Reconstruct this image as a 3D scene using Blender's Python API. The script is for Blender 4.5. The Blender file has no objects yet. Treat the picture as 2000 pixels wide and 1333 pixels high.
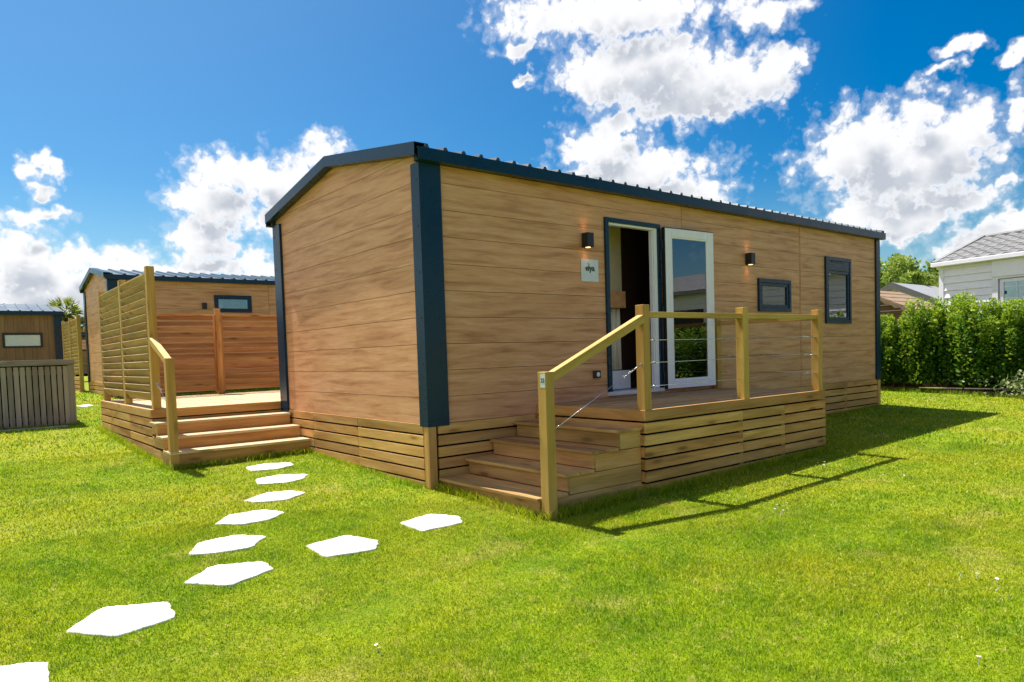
import bpy, bmesh, math, random
import numpy as np
from mathutils import Vector, Matrix
R_ = math.radians
random.seed(7); rng = np.random.default_rng(11)
S = bpy.context.scene
COL = S.collection

# ------------------------------------------------------------------ camera
cam_d = bpy.data.cameras.new("camera"); cam = bpy.data.objects.new("camera", cam_d); COL.objects.link(cam)
cam_d.sensor_width = 36.0; cam_d.lens = 24.64; cam_d.shift_y = 0.0447
cam_d.clip_start = 0.05; cam_d.clip_end = 3000
rx = Vector((0.77790304, -0.62757151, -0.03195105)); ry = Vector((0.05410544, 0.0162352, 0.99840324)); rf = Vector((0.62605069, 0.77838964, -0.04658444))
m = Matrix((rx, ry, -rf)).transposed().to_4x4(); m.translation = Vector((-3.4585, -5.5428, 1.1799))
cam.matrix_world = m
S.camera = cam
S.view_settings.view_transform = 'Standard'; S.view_settings.look = 'None'
S.view_settings.gamma = 1.0; S.view_settings.exposure = 1.0
# ------------------------------------------------------------------ sun
SUN_AZ, SUN_EL = 98.0, 61.5
sd = bpy.data.lights.new("sun", 'SUN'); sd.energy = 5.0; sd.angle = R_(0.53); sd.color = (1.0, 0.955, 0.87)
sun = bpy.data.objects.new("sun", sd); COL.objects.link(sun)
sv = Vector((math.cos(R_(SUN_AZ))*math.cos(R_(SUN_EL)), math.sin(R_(SUN_AZ))*math.cos(R_(SUN_EL)), math.sin(R_(SUN_EL))))
sun.rotation_euler = (-sv).to_track_quat('-Z', 'Y').to_euler(); sun.location = sv*50

# ------------------------------------------------------------------ node helper
class NT:
    def __init__(s, nt): s.nt = nt
    def n(s, t, **k):
        nd = s.nt.nodes.new(t)
        for a, v in k.items(): setattr(nd, a, v)
        return nd
    def put(s, sock, v):
        if v is None: return
        if isinstance(v, bpy.types.NodeSocket): s.nt.links.new(v, sock)
        elif isinstance(v, (tuple, list)) and len(v) == 3 and sock.type == 'RGBA': sock.default_value = (*v, 1)
        else: sock.default_value = v
    def math(s, op, a, b=None, c=None, clamp=False):
        nd = s.n('ShaderNodeMath', operation=op); nd.use_clamp = clamp
        for i, v in enumerate((a, b, c)): s.put(nd.inputs[i], v)
        return nd.outputs[0]
    def vmath(s, op, a, b=None, scale=None):
        nd = s.n('ShaderNodeVectorMath', operation=op); s.put(nd.inputs[0], a); s.put(nd.inputs[1], b)
        if scale is not None: s.put(nd.inputs['Scale'], scale)
        return nd.outputs['Value'] if op in ('LENGTH', 'DOT_PRODUCT', 'DISTANCE') else nd.outputs[0]
    def noise(s, vec, scale, detail=4, rough=0.55, dist=0.0, out=0, lac=2.0):
        nd = s.n('ShaderNodeTexNoise'); s.put(nd.inputs['Vector'], vec); s.put(nd.inputs['Scale'], scale)
        nd.inputs['Detail'].default_value = detail; nd.inputs['Roughness'].default_value = rough
        nd.inputs['Distortion'].default_value = dist; nd.inputs['Lacunarity'].default_value = lac
        return nd.outputs[out]
    def ramp(s, fac, stops, interp='LINEAR'):
        nd = s.n('ShaderNodeValToRGB'); s.put(nd.inputs[0], fac); cr = nd.color_ramp; cr.interpolation = interp
        while len(cr.elements) < len(stops): cr.elements.new(0.5)
        for e, (p, c) in zip(cr.elements, stops):
            e.position = p; e.color = (c, c, c, 1) if isinstance(c, (int, float)) else (*c, 1)
        return nd.outputs[0]
    def mix(s, fac, a, b, mode='MIX'):
        nd = s.n('ShaderNodeMix', data_type='RGBA', blend_type=mode); s.put(nd.inputs[0], fac); s.put(nd.inputs[6], a); s.put(nd.inputs[7], b)
        return nd.outputs[2]
    def maprange(s, v, a, b, c, d, kind='LINEAR'):
        nd = s.n('ShaderNodeMapRange', interpolation_type=kind); s.put(nd.inputs[0], v)
        for i, x in enumerate((a, b, c, d)): nd.inputs[i+1].default_value = x
        return nd.outputs[0]
    def attr(s, name, out='Vector'):
        return s.n('ShaderNodeAttribute', attribute_name=name).outputs[out]
    def mapping(s, vec, loc=(0,0,0), rot=(0,0,0), sc=(1,1,1)):
        nd = s.n('ShaderNodeMapping'); s.put(nd.inputs[0], vec); nd.inputs[1].default_value = loc; nd.inputs[2].default_value = rot; nd.inputs[3].default_value = sc
        return nd.outputs[0]
    def bump(s, h, strength=0.3, dist=0.01, normal=None):
        nd = s.n('ShaderNodeBump'); s.put(nd.inputs['Height'], h); nd.inputs['Strength'].default_value = strength; nd.inputs['Distance'].default_value = dist
        if normal is not None: s.put(nd.inputs['Normal'], normal)
        return nd.outputs[0]

# ------------------------------------------------------------------ world: sky and clouds
W = bpy.data.worlds.new("World"); S.world = W; W.use_nodes = True
w = NT(W.node_tree); W.node_tree.nodes.clear()
sky = w.n('ShaderNodeTexSky', sky_type='NISHITA'); sky.sun_disc = False
sky.sun_elevation = R_(SUN_EL); sky.sun_rotation = R_(90 - SUN_AZ); sky.altitude = 0; sky.air_density = 1.0; sky.dust_density = 0.9; sky.ozone_density = 2.6
tc = w.n('ShaderNodeTexCoord').outputs['Generated']
sx = w.n('ShaderNodeSeparateXYZ'); w.put(sx.inputs[0], tc)
az = w.math('ARCTAN2', sx.outputs[1], sx.outputs[0]); az = w.math('MULTIPLY', az, 57.29578)
el = w.math('ARCSINE', sx.outputs[2]); el = w.math('MULTIPLY', el, 57.29578)
cb = w.n('ShaderNodeCombineXYZ'); w.put(cb.inputs[0], az); w.put(cb.inputs[1], el); P0 = cb.outputs[0]
BL = [(46.17,25.07,5.1,1.6),(49.91,23.08,1.5,.6),(41.54,24.88,6.6,1.9),(31.07,23.71,2.7,1.2),(43.46,20.83,2.9,2.1),(39.67,20.86,4.6,3.1),(35.61,19.56,4.5,2.4),(31.87,19.59,3.0,1.7),(29.68,20.43,1.5,1.1),(37.18,18.34,3.7,1.2),(34.7,17.71,1.7,.8),(49.3,20.97,.7,.4),
(41.75,17.31,1.7,1.2),(43.61,15.78,2.9,1.6),(40.84,13.71,5.3,1.7),(36.93,12.08,3.2,1.2),
(20.62,15.42,1.5,1.9),(24.28,13.35,3.9,2.6),(19.57,12.61,3.2,2.6),(22.04,11.31,4.6,1.9),(24.31,9.33,2.5,1.0),(19.28,9.22,3.0,1.3),(21.74,8.32,3.6,1.0),(15.84,10.11,.9,.5),(17.66,13.58,1.2,1.6),
(18.4,19.1,1.2,.45),(19.5,18.1,1.0,.4),(15.44,17.72,.8,.6),(15.1,14.49,.9,1.4),(16.39,6.5,3.5,1.0),(15.01,7.2,1.7,.9),
(72.68,14.09,2.3,1.4),(74.72,11.82,1.8,1.8),(74.5,9.29,2.1,2.0),(73.15,11.72,2.2,1.8),(70.34,13.68,2.0,1.6),(68.32,13.21,2.4,2.1),(69.37,10.75,2.5,1.1),(65.6,15.7,1.7,1.1),(70.82,7.5,2.0,1.2),(74.07,7.26,2.5,.8),
(84.57,13.72,.6,.8),(83.59,13.18,.9,.45),(84.61,12.0,.75,.65),(84.64,9.96,1.9,.7),
(86.3,7.86,2.2,1.6),(84.69,6.25,3.6,1.6),(82.57,7.36,1.9,1.1),(79.95,7.11,2.1,1.2),(80.52,5.31,4.5,1.5),(85.35,4.53,3.4,1.4),(76.51,6.7,1.2,.4),
(76.5,6.0,3.0,1.3),(82,5.0,5,2.2),(148,34,30,26),(178,22,14,20),(-170,30,14,20),(100,16,6,3),(112,9,9,5),(128,24,10,9),(150,14,16,9),(170,34,16,12),(145,46,14,9),(-172,16,16,11),(-150,34,14,10),(-128,22,22,17),(165,58,20,9),(-10,14,9,4),(-28,9,10,4),(-80,12,12,5),(2,24,6,2.5),(60,50,12,6),(20,55,9,5)]  # large blobs outside the view are clouds added to brighten the shaded walls
def density(P, fine=True):
    n1 = w.noise(P, 0.42, 2, 0.5, out=1)
    Pw = w.vmath('ADD', P, w.vmath('SCALE', w.vmath('SUBTRACT', n1, (0.5, 0.5, 0.5)), scale=3.2))
    if fine:
        n2 = w.noise(P, 1.3, 4, 0.48, out=1)
        Pw = w.vmath('ADD', Pw, w.vmath('SCALE', w.vmath('SUBTRACT', n2, (0.5, 0.5, 0.5)), scale=1.5))
    Pw = w.vmath('MULTIPLY', Pw, (1, 1, 0))
    acc = None
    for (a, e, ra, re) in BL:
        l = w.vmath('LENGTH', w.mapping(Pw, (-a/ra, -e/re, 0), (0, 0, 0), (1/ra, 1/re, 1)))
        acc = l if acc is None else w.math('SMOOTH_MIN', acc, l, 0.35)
    d = w.math('SUBTRACT', 1.42 if fine else 1.10, acc)
    f = w.noise(P, 0.8 if fine else 0.6, 6 if fine else 2, 0.48)
    d = w.math('ADD', d, w.math('MULTIPLY', w.math('SUBTRACT', f, 0.5), 1.25 if fine else 0.8))
    if fine:   # cauliflower edge
        vo = w.n('ShaderNodeTexVoronoi'); w.put(vo.inputs['Vector'], w.vmath('ADD', P, w.vmath('SCALE', w.vmath('SUBTRACT', n2, (.5, .5, .5)), scale=0.9))); vo.inputs['Scale'].default_value = 1.15
        vo.inputs['Detail'].default_value = 2.0; vo.inputs['Roughness'].default_value = 0.5
        d = w.math('ADD', d, w.math('MULTIPLY', w.math('SUBTRACT', 0.45, vo.outputs['Distance']), 0.6)); density.vo = vo.outputs['Distance']
    return d
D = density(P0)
Dup = density(w.vmath('ADD', P0, (0.6, 1.9, 0)), False)
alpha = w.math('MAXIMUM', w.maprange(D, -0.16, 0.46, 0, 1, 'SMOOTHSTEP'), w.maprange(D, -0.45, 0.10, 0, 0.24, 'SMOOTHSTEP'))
shade = w.math('MULTIPLY', w.maprange(Dup, 0.0, 1.0, 0, 1, 'SMOOTHSTEP'), w.maprange(D, 0.1, 0.8, 0, 1, 'SMOOTHSTEP'))
shade = w.math('MULTIPLY', shade, 0.9, clamp=True)
bil = w.math('MULTIPLY', w.maprange(density.vo, 0.25, 0.8, 0, 0.14), w.maprange(D, 0.1, 0.7, 0, 1))
shade = w.math('ADD', shade, bil, clamp=True)
ccol = w.mix(shade, (0.95, 0.95, 0.96), (0.50, 0.54, 0.61))
hs = w.n('ShaderNodeHueSaturation'); sdot = w.vmath('DOT_PRODUCT', tc, tuple(sv))
w.put(hs.inputs['Saturation'], w.math('ADD', 1.0, w.math('MULTIPLY', w.maprange(el, 1.0, 13.0, 0.0, 1.0), w.maprange(sdot, 0.35, 0.75, 0.66, 0.38)))); w.put(hs.inputs['Value'], w.maprange(sdot, 0.35, 0.75, 0.86, 0.93)); w.put(hs.inputs['Color'], sky.outputs[0])
skyc = w.mix(1.0, hs.outputs[0], (0.76, 1.02, 1.03), 'MULTIPLY')
bg1 = w.n('ShaderNodeBackground'); w.put(bg1.inputs[0], skyc); bg1.inputs[1].default_value = 0.065
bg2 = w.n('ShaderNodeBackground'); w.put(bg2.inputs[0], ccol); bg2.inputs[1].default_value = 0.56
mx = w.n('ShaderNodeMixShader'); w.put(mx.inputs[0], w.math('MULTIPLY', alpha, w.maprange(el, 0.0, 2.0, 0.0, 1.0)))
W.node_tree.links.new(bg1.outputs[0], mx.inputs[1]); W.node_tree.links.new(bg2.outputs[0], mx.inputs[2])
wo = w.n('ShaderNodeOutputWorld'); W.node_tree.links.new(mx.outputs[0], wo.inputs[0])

# ------------------------------------------------------------------ materials
def newmat(name):
    mt = bpy.data.materials.new(name); mt.use_nodes = True; mt.node_tree.nodes.clear()
    t = NT(mt.node_tree); out = t.n('ShaderNodeOutputMaterial'); b = t.n('ShaderNodeBsdfPrincipled')
    mt.node_tree.links.new(b.outputs[0], out.inputs[0])
    return mt, t, b, out
def wood(name, dark, mid, light, rough=0.62, knots=1.0, fine=1.0, weather=0.0, grooves=False, var=0.22, figure=1.0, spec=0.35, bumps=0.25, huev=0.016, streak=0.45):
    mt, t, b, out = newmat(name)
    gc = t.attr('gc'); rn = t.attr('rnd', 'Fac')
    wv = t.noise(gc, 1.3, 3, 0.5, out=1)
    gw = t.vmath('ADD', gc, t.vmath('SCALE', t.vmath('SUBTRACT', wv, (0.5, 0.5, 0.5)), scale=0.05*figure))
    big = t.noise(t.mapping(gw, sc=(0.8, 9, 9)), 1.0*fine, 5, 0.6, 0.4)
    grain = t.noise(t.mapping(gw, sc=(2.2, 75, 75)), 1.0*fine, 4, 0.65)
    c = t.ramp(big, [(0.31, dark), (0.47, mid), (0.68, light)])
    c = t.mix(t.maprange(grain, 0.3, 0.7, 0.0, streak), c, t.mix(0.5, dark, mid), 'MIX')
    fl = t.noise(t.mapping(gw, sc=(2.6, 36, 36)), 1.0*fine, 3, 0.6)
    c = t.mix(t.maprange(fl, 0.52, 0.70, 0.0, 0.42), c, t.mix(0.35, dark, mid))
    if knots:
        vo = t.n('ShaderNodeTexVoronoi'); t.put(vo.inputs['Vector'], t.mapping(gc, sc=(2.3, 9, 9))); vo.inputs['Scale'].default_value = 1.0; vo.inputs['Randomness'].default_value = 1.0
        kn = t.maprange(vo.outputs['Distance'], 0.08, 0.24, 1, 0, 'SMOOTHSTEP')
        sc_ = t.n('ShaderNodeSeparateColor'); t.put(sc_.inputs[0], vo.outputs['Color'])
        kn = t.math('MULTIPLY', kn, t.math('GREATER_THAN', sc_.outputs[0], 0.5))
        kd = tuple(x*0.42 for x in dark)
        c = t.mix(t.math('MULTIPLY', kn, 0.8*knots), c, kd)
        ring = t.maprange(vo.outputs['Distance'], 0.12, 0.42, 0.35, 0, 'SMOOTHSTEP')
        c = t.mix(t.math('MULTIPLY', ring, t.math('GREATER_THAN', sc_.outputs[0], 0.5)), c, dark)
    if weather:
        g = t.noise(t.vmath('MULTIPLY', gc, (1, 4, 4)), 1.6, 5, 0.65)
        c = t.mix(t.maprange(g, 0.42, 0.68, 0, weather), c, (0.22, 0.19, 0.12))
    br = t.math('ADD', 1 - var, t.math('MULTIPLY', rn, 2*var))
    c = t.mix(1.0, c, t.vmath('SCALE', (1, 1, 1), scale=br), 'MULTIPLY')
    hue = t.n('ShaderNodeHueSaturation'); t.put(hue.inputs['Color'], c); t.put(hue.inputs['Hue'], t.math('ADD', 0.5-huev/2, t.math('MULTIPLY', t.math('FRACT', t.math('MULTIPLY', rn, 7.3)), huev)))
    t.put(b.inputs['Base Color'], hue.outputs[0])
    t.put(b.inputs['Roughness'], t.maprange(grain, 0.3, 0.7, rough-0.06, rough+0.1)); b.inputs['Specular IOR Level'].default_value = spec
    h = t.math('ADD', t.math('MULTIPLY', grain, 0.6), t.math('MULTIPLY', big, 0.4))
    nb = t.bump(h, bumps, 0.004)
    if grooves:
        sp = t.n('ShaderNodeSeparateXYZ'); t.put(sp.inputs[0], gc)
        wvs = t.math('SINE', t.math('MULTIPLY', sp.outputs[1], 2*math.pi/0.0145))
        nb = t.bump(wvs, 0.55, 0.0035, nb)
    t.put(b.inputs['Normal'], nb)
    return mt
M = {}
M['siding'] = wood('siding_laminate', (0.370, 0.150, 0.062), (0.650, 0.325, 0.172), (0.780, 0.440, 0.265), rough=0.5, knots=0.0, fine=1.7, var=0.035, figure=0.9, bumps=0.12, huev=0.003, streak=0.6)
M['pine'] = wood('treated_pine', (0.30, 0.135, 0.032), (0.56, 0.290, 0.085), (0.74, 0.435, 0.160), weather=0.15, var=0.22)
M['pine_screen'] = wood('weathered_screen_pine', (0.27, 0.150, 0.055), (0.46, 0.275, 0.115), (0.60, 0.400, 0.200), weather=0.6, var=0.15)
M['pine_green'] = wood('fresh_treated_post', (0.37, 0.210, 0.045), (0.51, 0.305, 0.075), (0.62, 0.400, 0.120), knots=0.8, var=0.1)
M['pine_orange'] = wood('orange_pine_slat', (0.25, 0.100, 0.025), (0.46, 0.220, 0.065), (0.62, 0.340, 0.120), knots=1.0)
M['deck'] = wood('grooved_decking', (0.30, 0.160, 0.060), (0.50, 0.285, 0.120), (0.64, 0.390, 0.190), weather=0.2, grooves=True, rough=0.7)
M['deck_pale'] = wood('pale_grooved_decking', (0.40, 0.255, 0.125), (0.56, 0.390, 0.215), (0.66, 0.490, 0.300), grooves=True, rough=0.7, var=0.12)
M['step'] = wood('step_board', (0.28, 0.130, 0.038), (0.54, 0.290, 0.095), (0.72, 0.430, 0.170), weather=0.2)
M['grey_wood'] = wood('weathered_grey_wood', (0.19, 0.155, 0.14), (0.30, 0.255, 0.235), (0.40, 0.345, 0.325), rough=0.8, knots=0.6)
M['brown_clad'] = wood('brown_vertical_cladding', (0.19, 0.095, 0.050), (0.25, 0.135, 0.075), (0.31, 0.175, 0.10), knots=0.0, var=0.1)
M['orange_clad'] = wood('orange_cladding', (0.34, 0.17, 0.085), (0.44, 0.235, 0.125), (0.5, 0.29, 0.165), knots=0.0, var=0.05)
M['shed_wood'] = wood('brown_shed_boards', (0.10, 0.050, 0.028), (0.16, 0.085, 0.048), (0.21, 0.12, 0.07), knots=0.4, var=0.15)
def plain(name, col, rough=0.5, metal=0.0, spec=0.5, nvar=0.12, nscale=8.0, bump=0.0, bscale=200.0, coat=0.0):
    mt, t, b, out = newmat(name)
    co = t.n('ShaderNodeTexCoord').outputs['Object']
    n = t.noise(co, nscale, 5, 0.6)
    t.put(b.inputs['Base Color'], t.mix(t.maprange(n, 0.3, 0.7, 0, 1), tuple(c*(1-nvar) for c in col), tuple(min(1, c*(1+nvar)) for c in col)))
    t.put(b.inputs['Roughness'], t.maprange(n, 0.3, 0.7, max(0.02, rough-0.05), rough+0.06)); b.inputs['Metallic'].default_value = metal
    b.inputs['Specular IOR Level'].default_value = spec; b.inputs['Coat Weight'].default_value = coat
    if bump: t.put(b.inputs['Normal'], t.bump(t.noise(co, bscale, 3, 0.6), bump, 0.002))
    return mt
M['anthracite'] = plain('anthracite_metal', (0.003, 0.026, 0.062), 0.28, 0.0, 0.3, 0.08, 3.0)
M['roof'] = plain('dark_roof_sheet', (0.036, 0.058, 0.080), 0.36, 0.0, 0.6, 0.12, 2.0)
M['soffit'] = plain('dark_soffit', (0.02, 0.025, 0.03), 0.7)
M['membrane'] = plain('black_membrane', (0.010, 0.010, 0.010), 0.9, spec=0.1)
M['groove'] = plain('brown_groove', (0.050, 0.026, 0.014), 0.8, spec=0.1)
M['black'] = plain('black_metal', (0.010, 0.011, 0.014), 0.45)
M['white_pvc'] = plain('white_pvc', (0.80, 0.77, 0.88), 0.35, nvar=0.03)
M['white_side'] = plain('white_lap_siding', (0.86, 0.81, 0.93), 0.45, nvar=0.04)
M['steel'] = plain('stainless_steel', (0.62, 0.62, 0.63), 0.22, 1.0, nvar=0.05)
M['plate'] = plain('brushed_plate', (0.62, 0.64, 0.70), 0.35, 0.15, nvar=0.06, nscale=14)
M['ink'] = plain('dark_green_ink', (0.012, 0.035, 0.040), 0.5)
M['tag'] = plain('grey_number_tag', (0.52, 0.56, 0.58), 0.4)
M['beige'] = plain('beige_wall_lining', (0.50, 0.41, 0.33), 0.7)
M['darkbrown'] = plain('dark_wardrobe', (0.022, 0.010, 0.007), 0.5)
M['curtain'] = plain('linen_curtain', (0.80, 0.72, 0.62), 0.9)
M['floor'] = plain('vinyl_floor', (0.62, 0.60, 0.62), 0.4)
M['tile'] = plain('grey_roof_tile', (0.20, 0.197, 0.20), 0.7, nvar=0.2, nscale=5, bump=0.2, bscale=60)
M['felt'] = plain('brown_roof_shingle', (0.26, 0.175, 0.105), 0.85, nvar=0.2, nscale=6, bump=0.4, bscale=90)
M['concrete'] = plain('pale_concrete', (0.45, 0.43, 0.38), 0.85, nvar=0.15, bump=0.4, bscale=60)
M['bark'] = plain('bark', (0.10, 0.075, 0.05), 0.9, nvar=0.3, nscale=12, bump=0.5, bscale=50)
M['lamp_glow'] = None
mt, t, b, out = newmat('lamp_lens'); b.inputs['Base Color'].default_value = (0.9, 0.85, 0.75, 1); b.inputs['Emission Color'].default_value = (1, 0.62, 0.3, 1); b.inputs['Emission Strength'].default_value = 2.5; M['lamp_glow'] = mt
mt, t, b, out = newmat('white_stone')
co = t.n('ShaderNodeTexCoord').outputs['Object']; n = t.noise(co, 9, 6, 0.65)
t.put(b.inputs['Base Color'], t.mix(t.maprange(n, 0.35, 0.7, 0, 1), (0.80, 0.78, 0.74), (0.62, 0.58, 0.50))); b.inputs['Roughness'].default_value = 0.85
t.put(b.inputs['Normal'], t.bump(t.noise(co, 35, 5, 0.7), 0.6, 0.006)); M['stone'] = mt
# window glass: dark room behind a reflecting pane
mt = bpy.data.materials.new('window_glass'); mt.use_nodes = True; mt.node_tree.nodes.clear(); t = NT(mt.node_tree)
out = t.n('ShaderNodeOutputMaterial'); tr = t.n('ShaderNodeBsdfTransparent'); tr.inputs[0].default_value = (0.86, 0.89, 0.88, 1)
gl = t.n('ShaderNodeBsdfGlossy'); gl.inputs['Roughness'].default_value = 0.0; gl.inputs[0].default_value = (0.95, 0.97, 1, 1)
fr = t.n('ShaderNodeFresnel'); fr.inputs[0].default_value = 2.1
gco = t.n('ShaderNodeTexCoord').outputs['Object']; t.put(gl.inputs['Normal'], t.bump(t.noise(gco, 1.7, 1, 0.5), 0.02, 0.03))
mxs = t.n('ShaderNodeMixShader'); t.put(mxs.inputs[0], t.math('MULTIPLY', fr.outputs[0], 1.3, clamp=True))
mt.node_tree.links.new(tr.outputs[0], mxs.inputs[1]); mt.node_tree.links.new(gl.outputs[0], mxs.inputs[2]); mt.node_tree.links.new(mxs.outputs[0], out.inputs[0]); M['glass'] = mt
def leafmat(name, dark, mid, light, trans=0.33, rough=0.45):
    mt = bpy.data.materials.new(name); mt.use_nodes = True; mt.node_tree.nodes.clear(); t = NT(mt.node_tree)
    out = t.n('ShaderNodeOutputMaterial'); r = t.attr('rnd', 'Fac')
    c = t.ramp(r, [(0.0, dark), (0.55, mid), (1.0, light)])
    geo = t.n('ShaderNodeNewGeometry')
    b = t.n('ShaderNodeBsdfPrincipled'); t.put(b.inputs['Base Color'], c); b.inputs['Roughness'].default_value = rough; b.inputs['Specular IOR Level'].default_value = 0.35
    tl = t.n('ShaderNodeBsdfTranslucent'); t.put(tl.inputs[0], t.mix(0.5, c, light))
    mxs = t.n('ShaderNodeMixShader'); mxs.inputs[0].default_value = trans
    L = mt.node_tree.links; L.new(b.outputs[0], mxs.inputs[1]); L.new(tl.outputs[0], mxs.inputs[2]); L.new(mxs.outputs[0], out.inputs[0])
    return mt
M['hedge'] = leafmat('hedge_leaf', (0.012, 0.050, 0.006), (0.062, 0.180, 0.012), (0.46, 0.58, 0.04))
M['tree'] = leafmat('tree_leaf', (0.05, 0.12, 0.012), (0.19, 0.29, 0.03), (0.44, 0.50, 0.10))
M['shrub'] = leafmat('pale_shrub_leaf', (0.05, 0.10, 0.02), (0.20, 0.26, 0.08), (0.45, 0.48, 0.25))
M['palm'] = leafmat('palm_leaf', (0.10, 0.16, 0.02), (0.26, 0.34, 0.04), (0.50, 0.52, 0.12))
# grass: patch colour from place, blade colour from the blade
def grass_colour(t, blade):
    ps = t.n('ShaderNodeNewGeometry').outputs['Position']
    pv = t.vmath('MULTIPLY', ps, (1, 1, 0))
    n1 = t.noise(pv, 0.55, 4, 0.6); n2 = t.noise(pv, 2.6, 5, 0.65); n3 = t.noise(t.vmath('ADD', pv, (31, 7, 0)), 1.1, 5, 0.7)
    c = t.mix(t.maprange(n2, 0.33, 0.67, 0, 1), (0.150, 0.265, 0.003), (0.305, 0.395, 0.006))
    c = t.mix(t.maprange(n1, 0.42, 0.66, 0, 0.75), c, (0.390, 0.385, 0.014))
    c = t.mix(t.maprange(n3, 0.56, 0.72, 0, 0.7), c, (0.52, 0.44, 0.11))
    n4 = t.noise(pv, 13, 4, 0.65); n5 = t.noise(t.vmath('ADD', pv, (3, 17, 0)), 8.5, 4, 0.65)
    c = t.mix(t.maprange(n5, 0.52, 0.68, 0, 0.55), c, (0.085, 0.165, 0.003))
    c = t.mix(t.maprange(n4, 0.56, 0.70, 0, 0.6), c, (0.50, 0.44, 0.10))
    if blade:
        r = t.attr('rnd', 'Fac')
        c = t.mix(1.0, c, t.ramp(r, [(0, (0.50, 0.60, 0.5)), (0.5, (0.95, 1.0, 0.9)), (0.86, (1.35, 1.25, 1.3)), (0.93, (1.9, 1.5, 4.5)), (1, (2.1, 1.6, 6.0))]), 'MULTIPLY')
    return c
mt, t, b, out = newmat('lawn_base')
c = grass_colour(t, False); gp = t.n('ShaderNodeNewGeometry').outputs['Position']
fine = t.noise(gp, 60, 4, 0.7)
t.put(b.inputs['Base Color'], t.mix(t.maprange(fine, 0.3, 0.7, 0.0, 1.0), t.vmath('SCALE', c, scale=0.38), c)); b.inputs['Roughness'].default_value = 0.9; b.inputs['Specular IOR Level'].default_value = 0.15
t.put(b.inputs['Normal'], t.bump(fine, 0.8, 0.02)); M['lawn'] = mt
mt = bpy.data.materials.new('grass_blade'); mt.use_nodes = True; mt.node_tree.nodes.clear(); t = NT(mt.node_tree)
out = t.n('ShaderNodeOutputMaterial'); c = grass_colour(t, True)
b = t.n('ShaderNodeBsdfPrincipled'); t.put(b.inputs['Base Color'], c); b.inputs['Roughness'].default_value = 0.5; b.inputs['Specular IOR Level'].default_value = 0.3
tl = t.n('ShaderNodeBsdfTranslucent'); t.put(tl.inputs[0], t.mix(1.0, c, (1.15, 1.2, 0.6), 'MULTIPLY')); mxs = t.n('ShaderNodeMixShader'); mxs.inputs[0].default_value = 0.4
L = mt.node_tree.links; L.new(b.outputs[0], mxs.inputs[1]); L.new(tl.outputs[0], mxs.inputs[2]); L.new(mxs.outputs[0], out.inputs[0]); M['grass'] = mt

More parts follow.
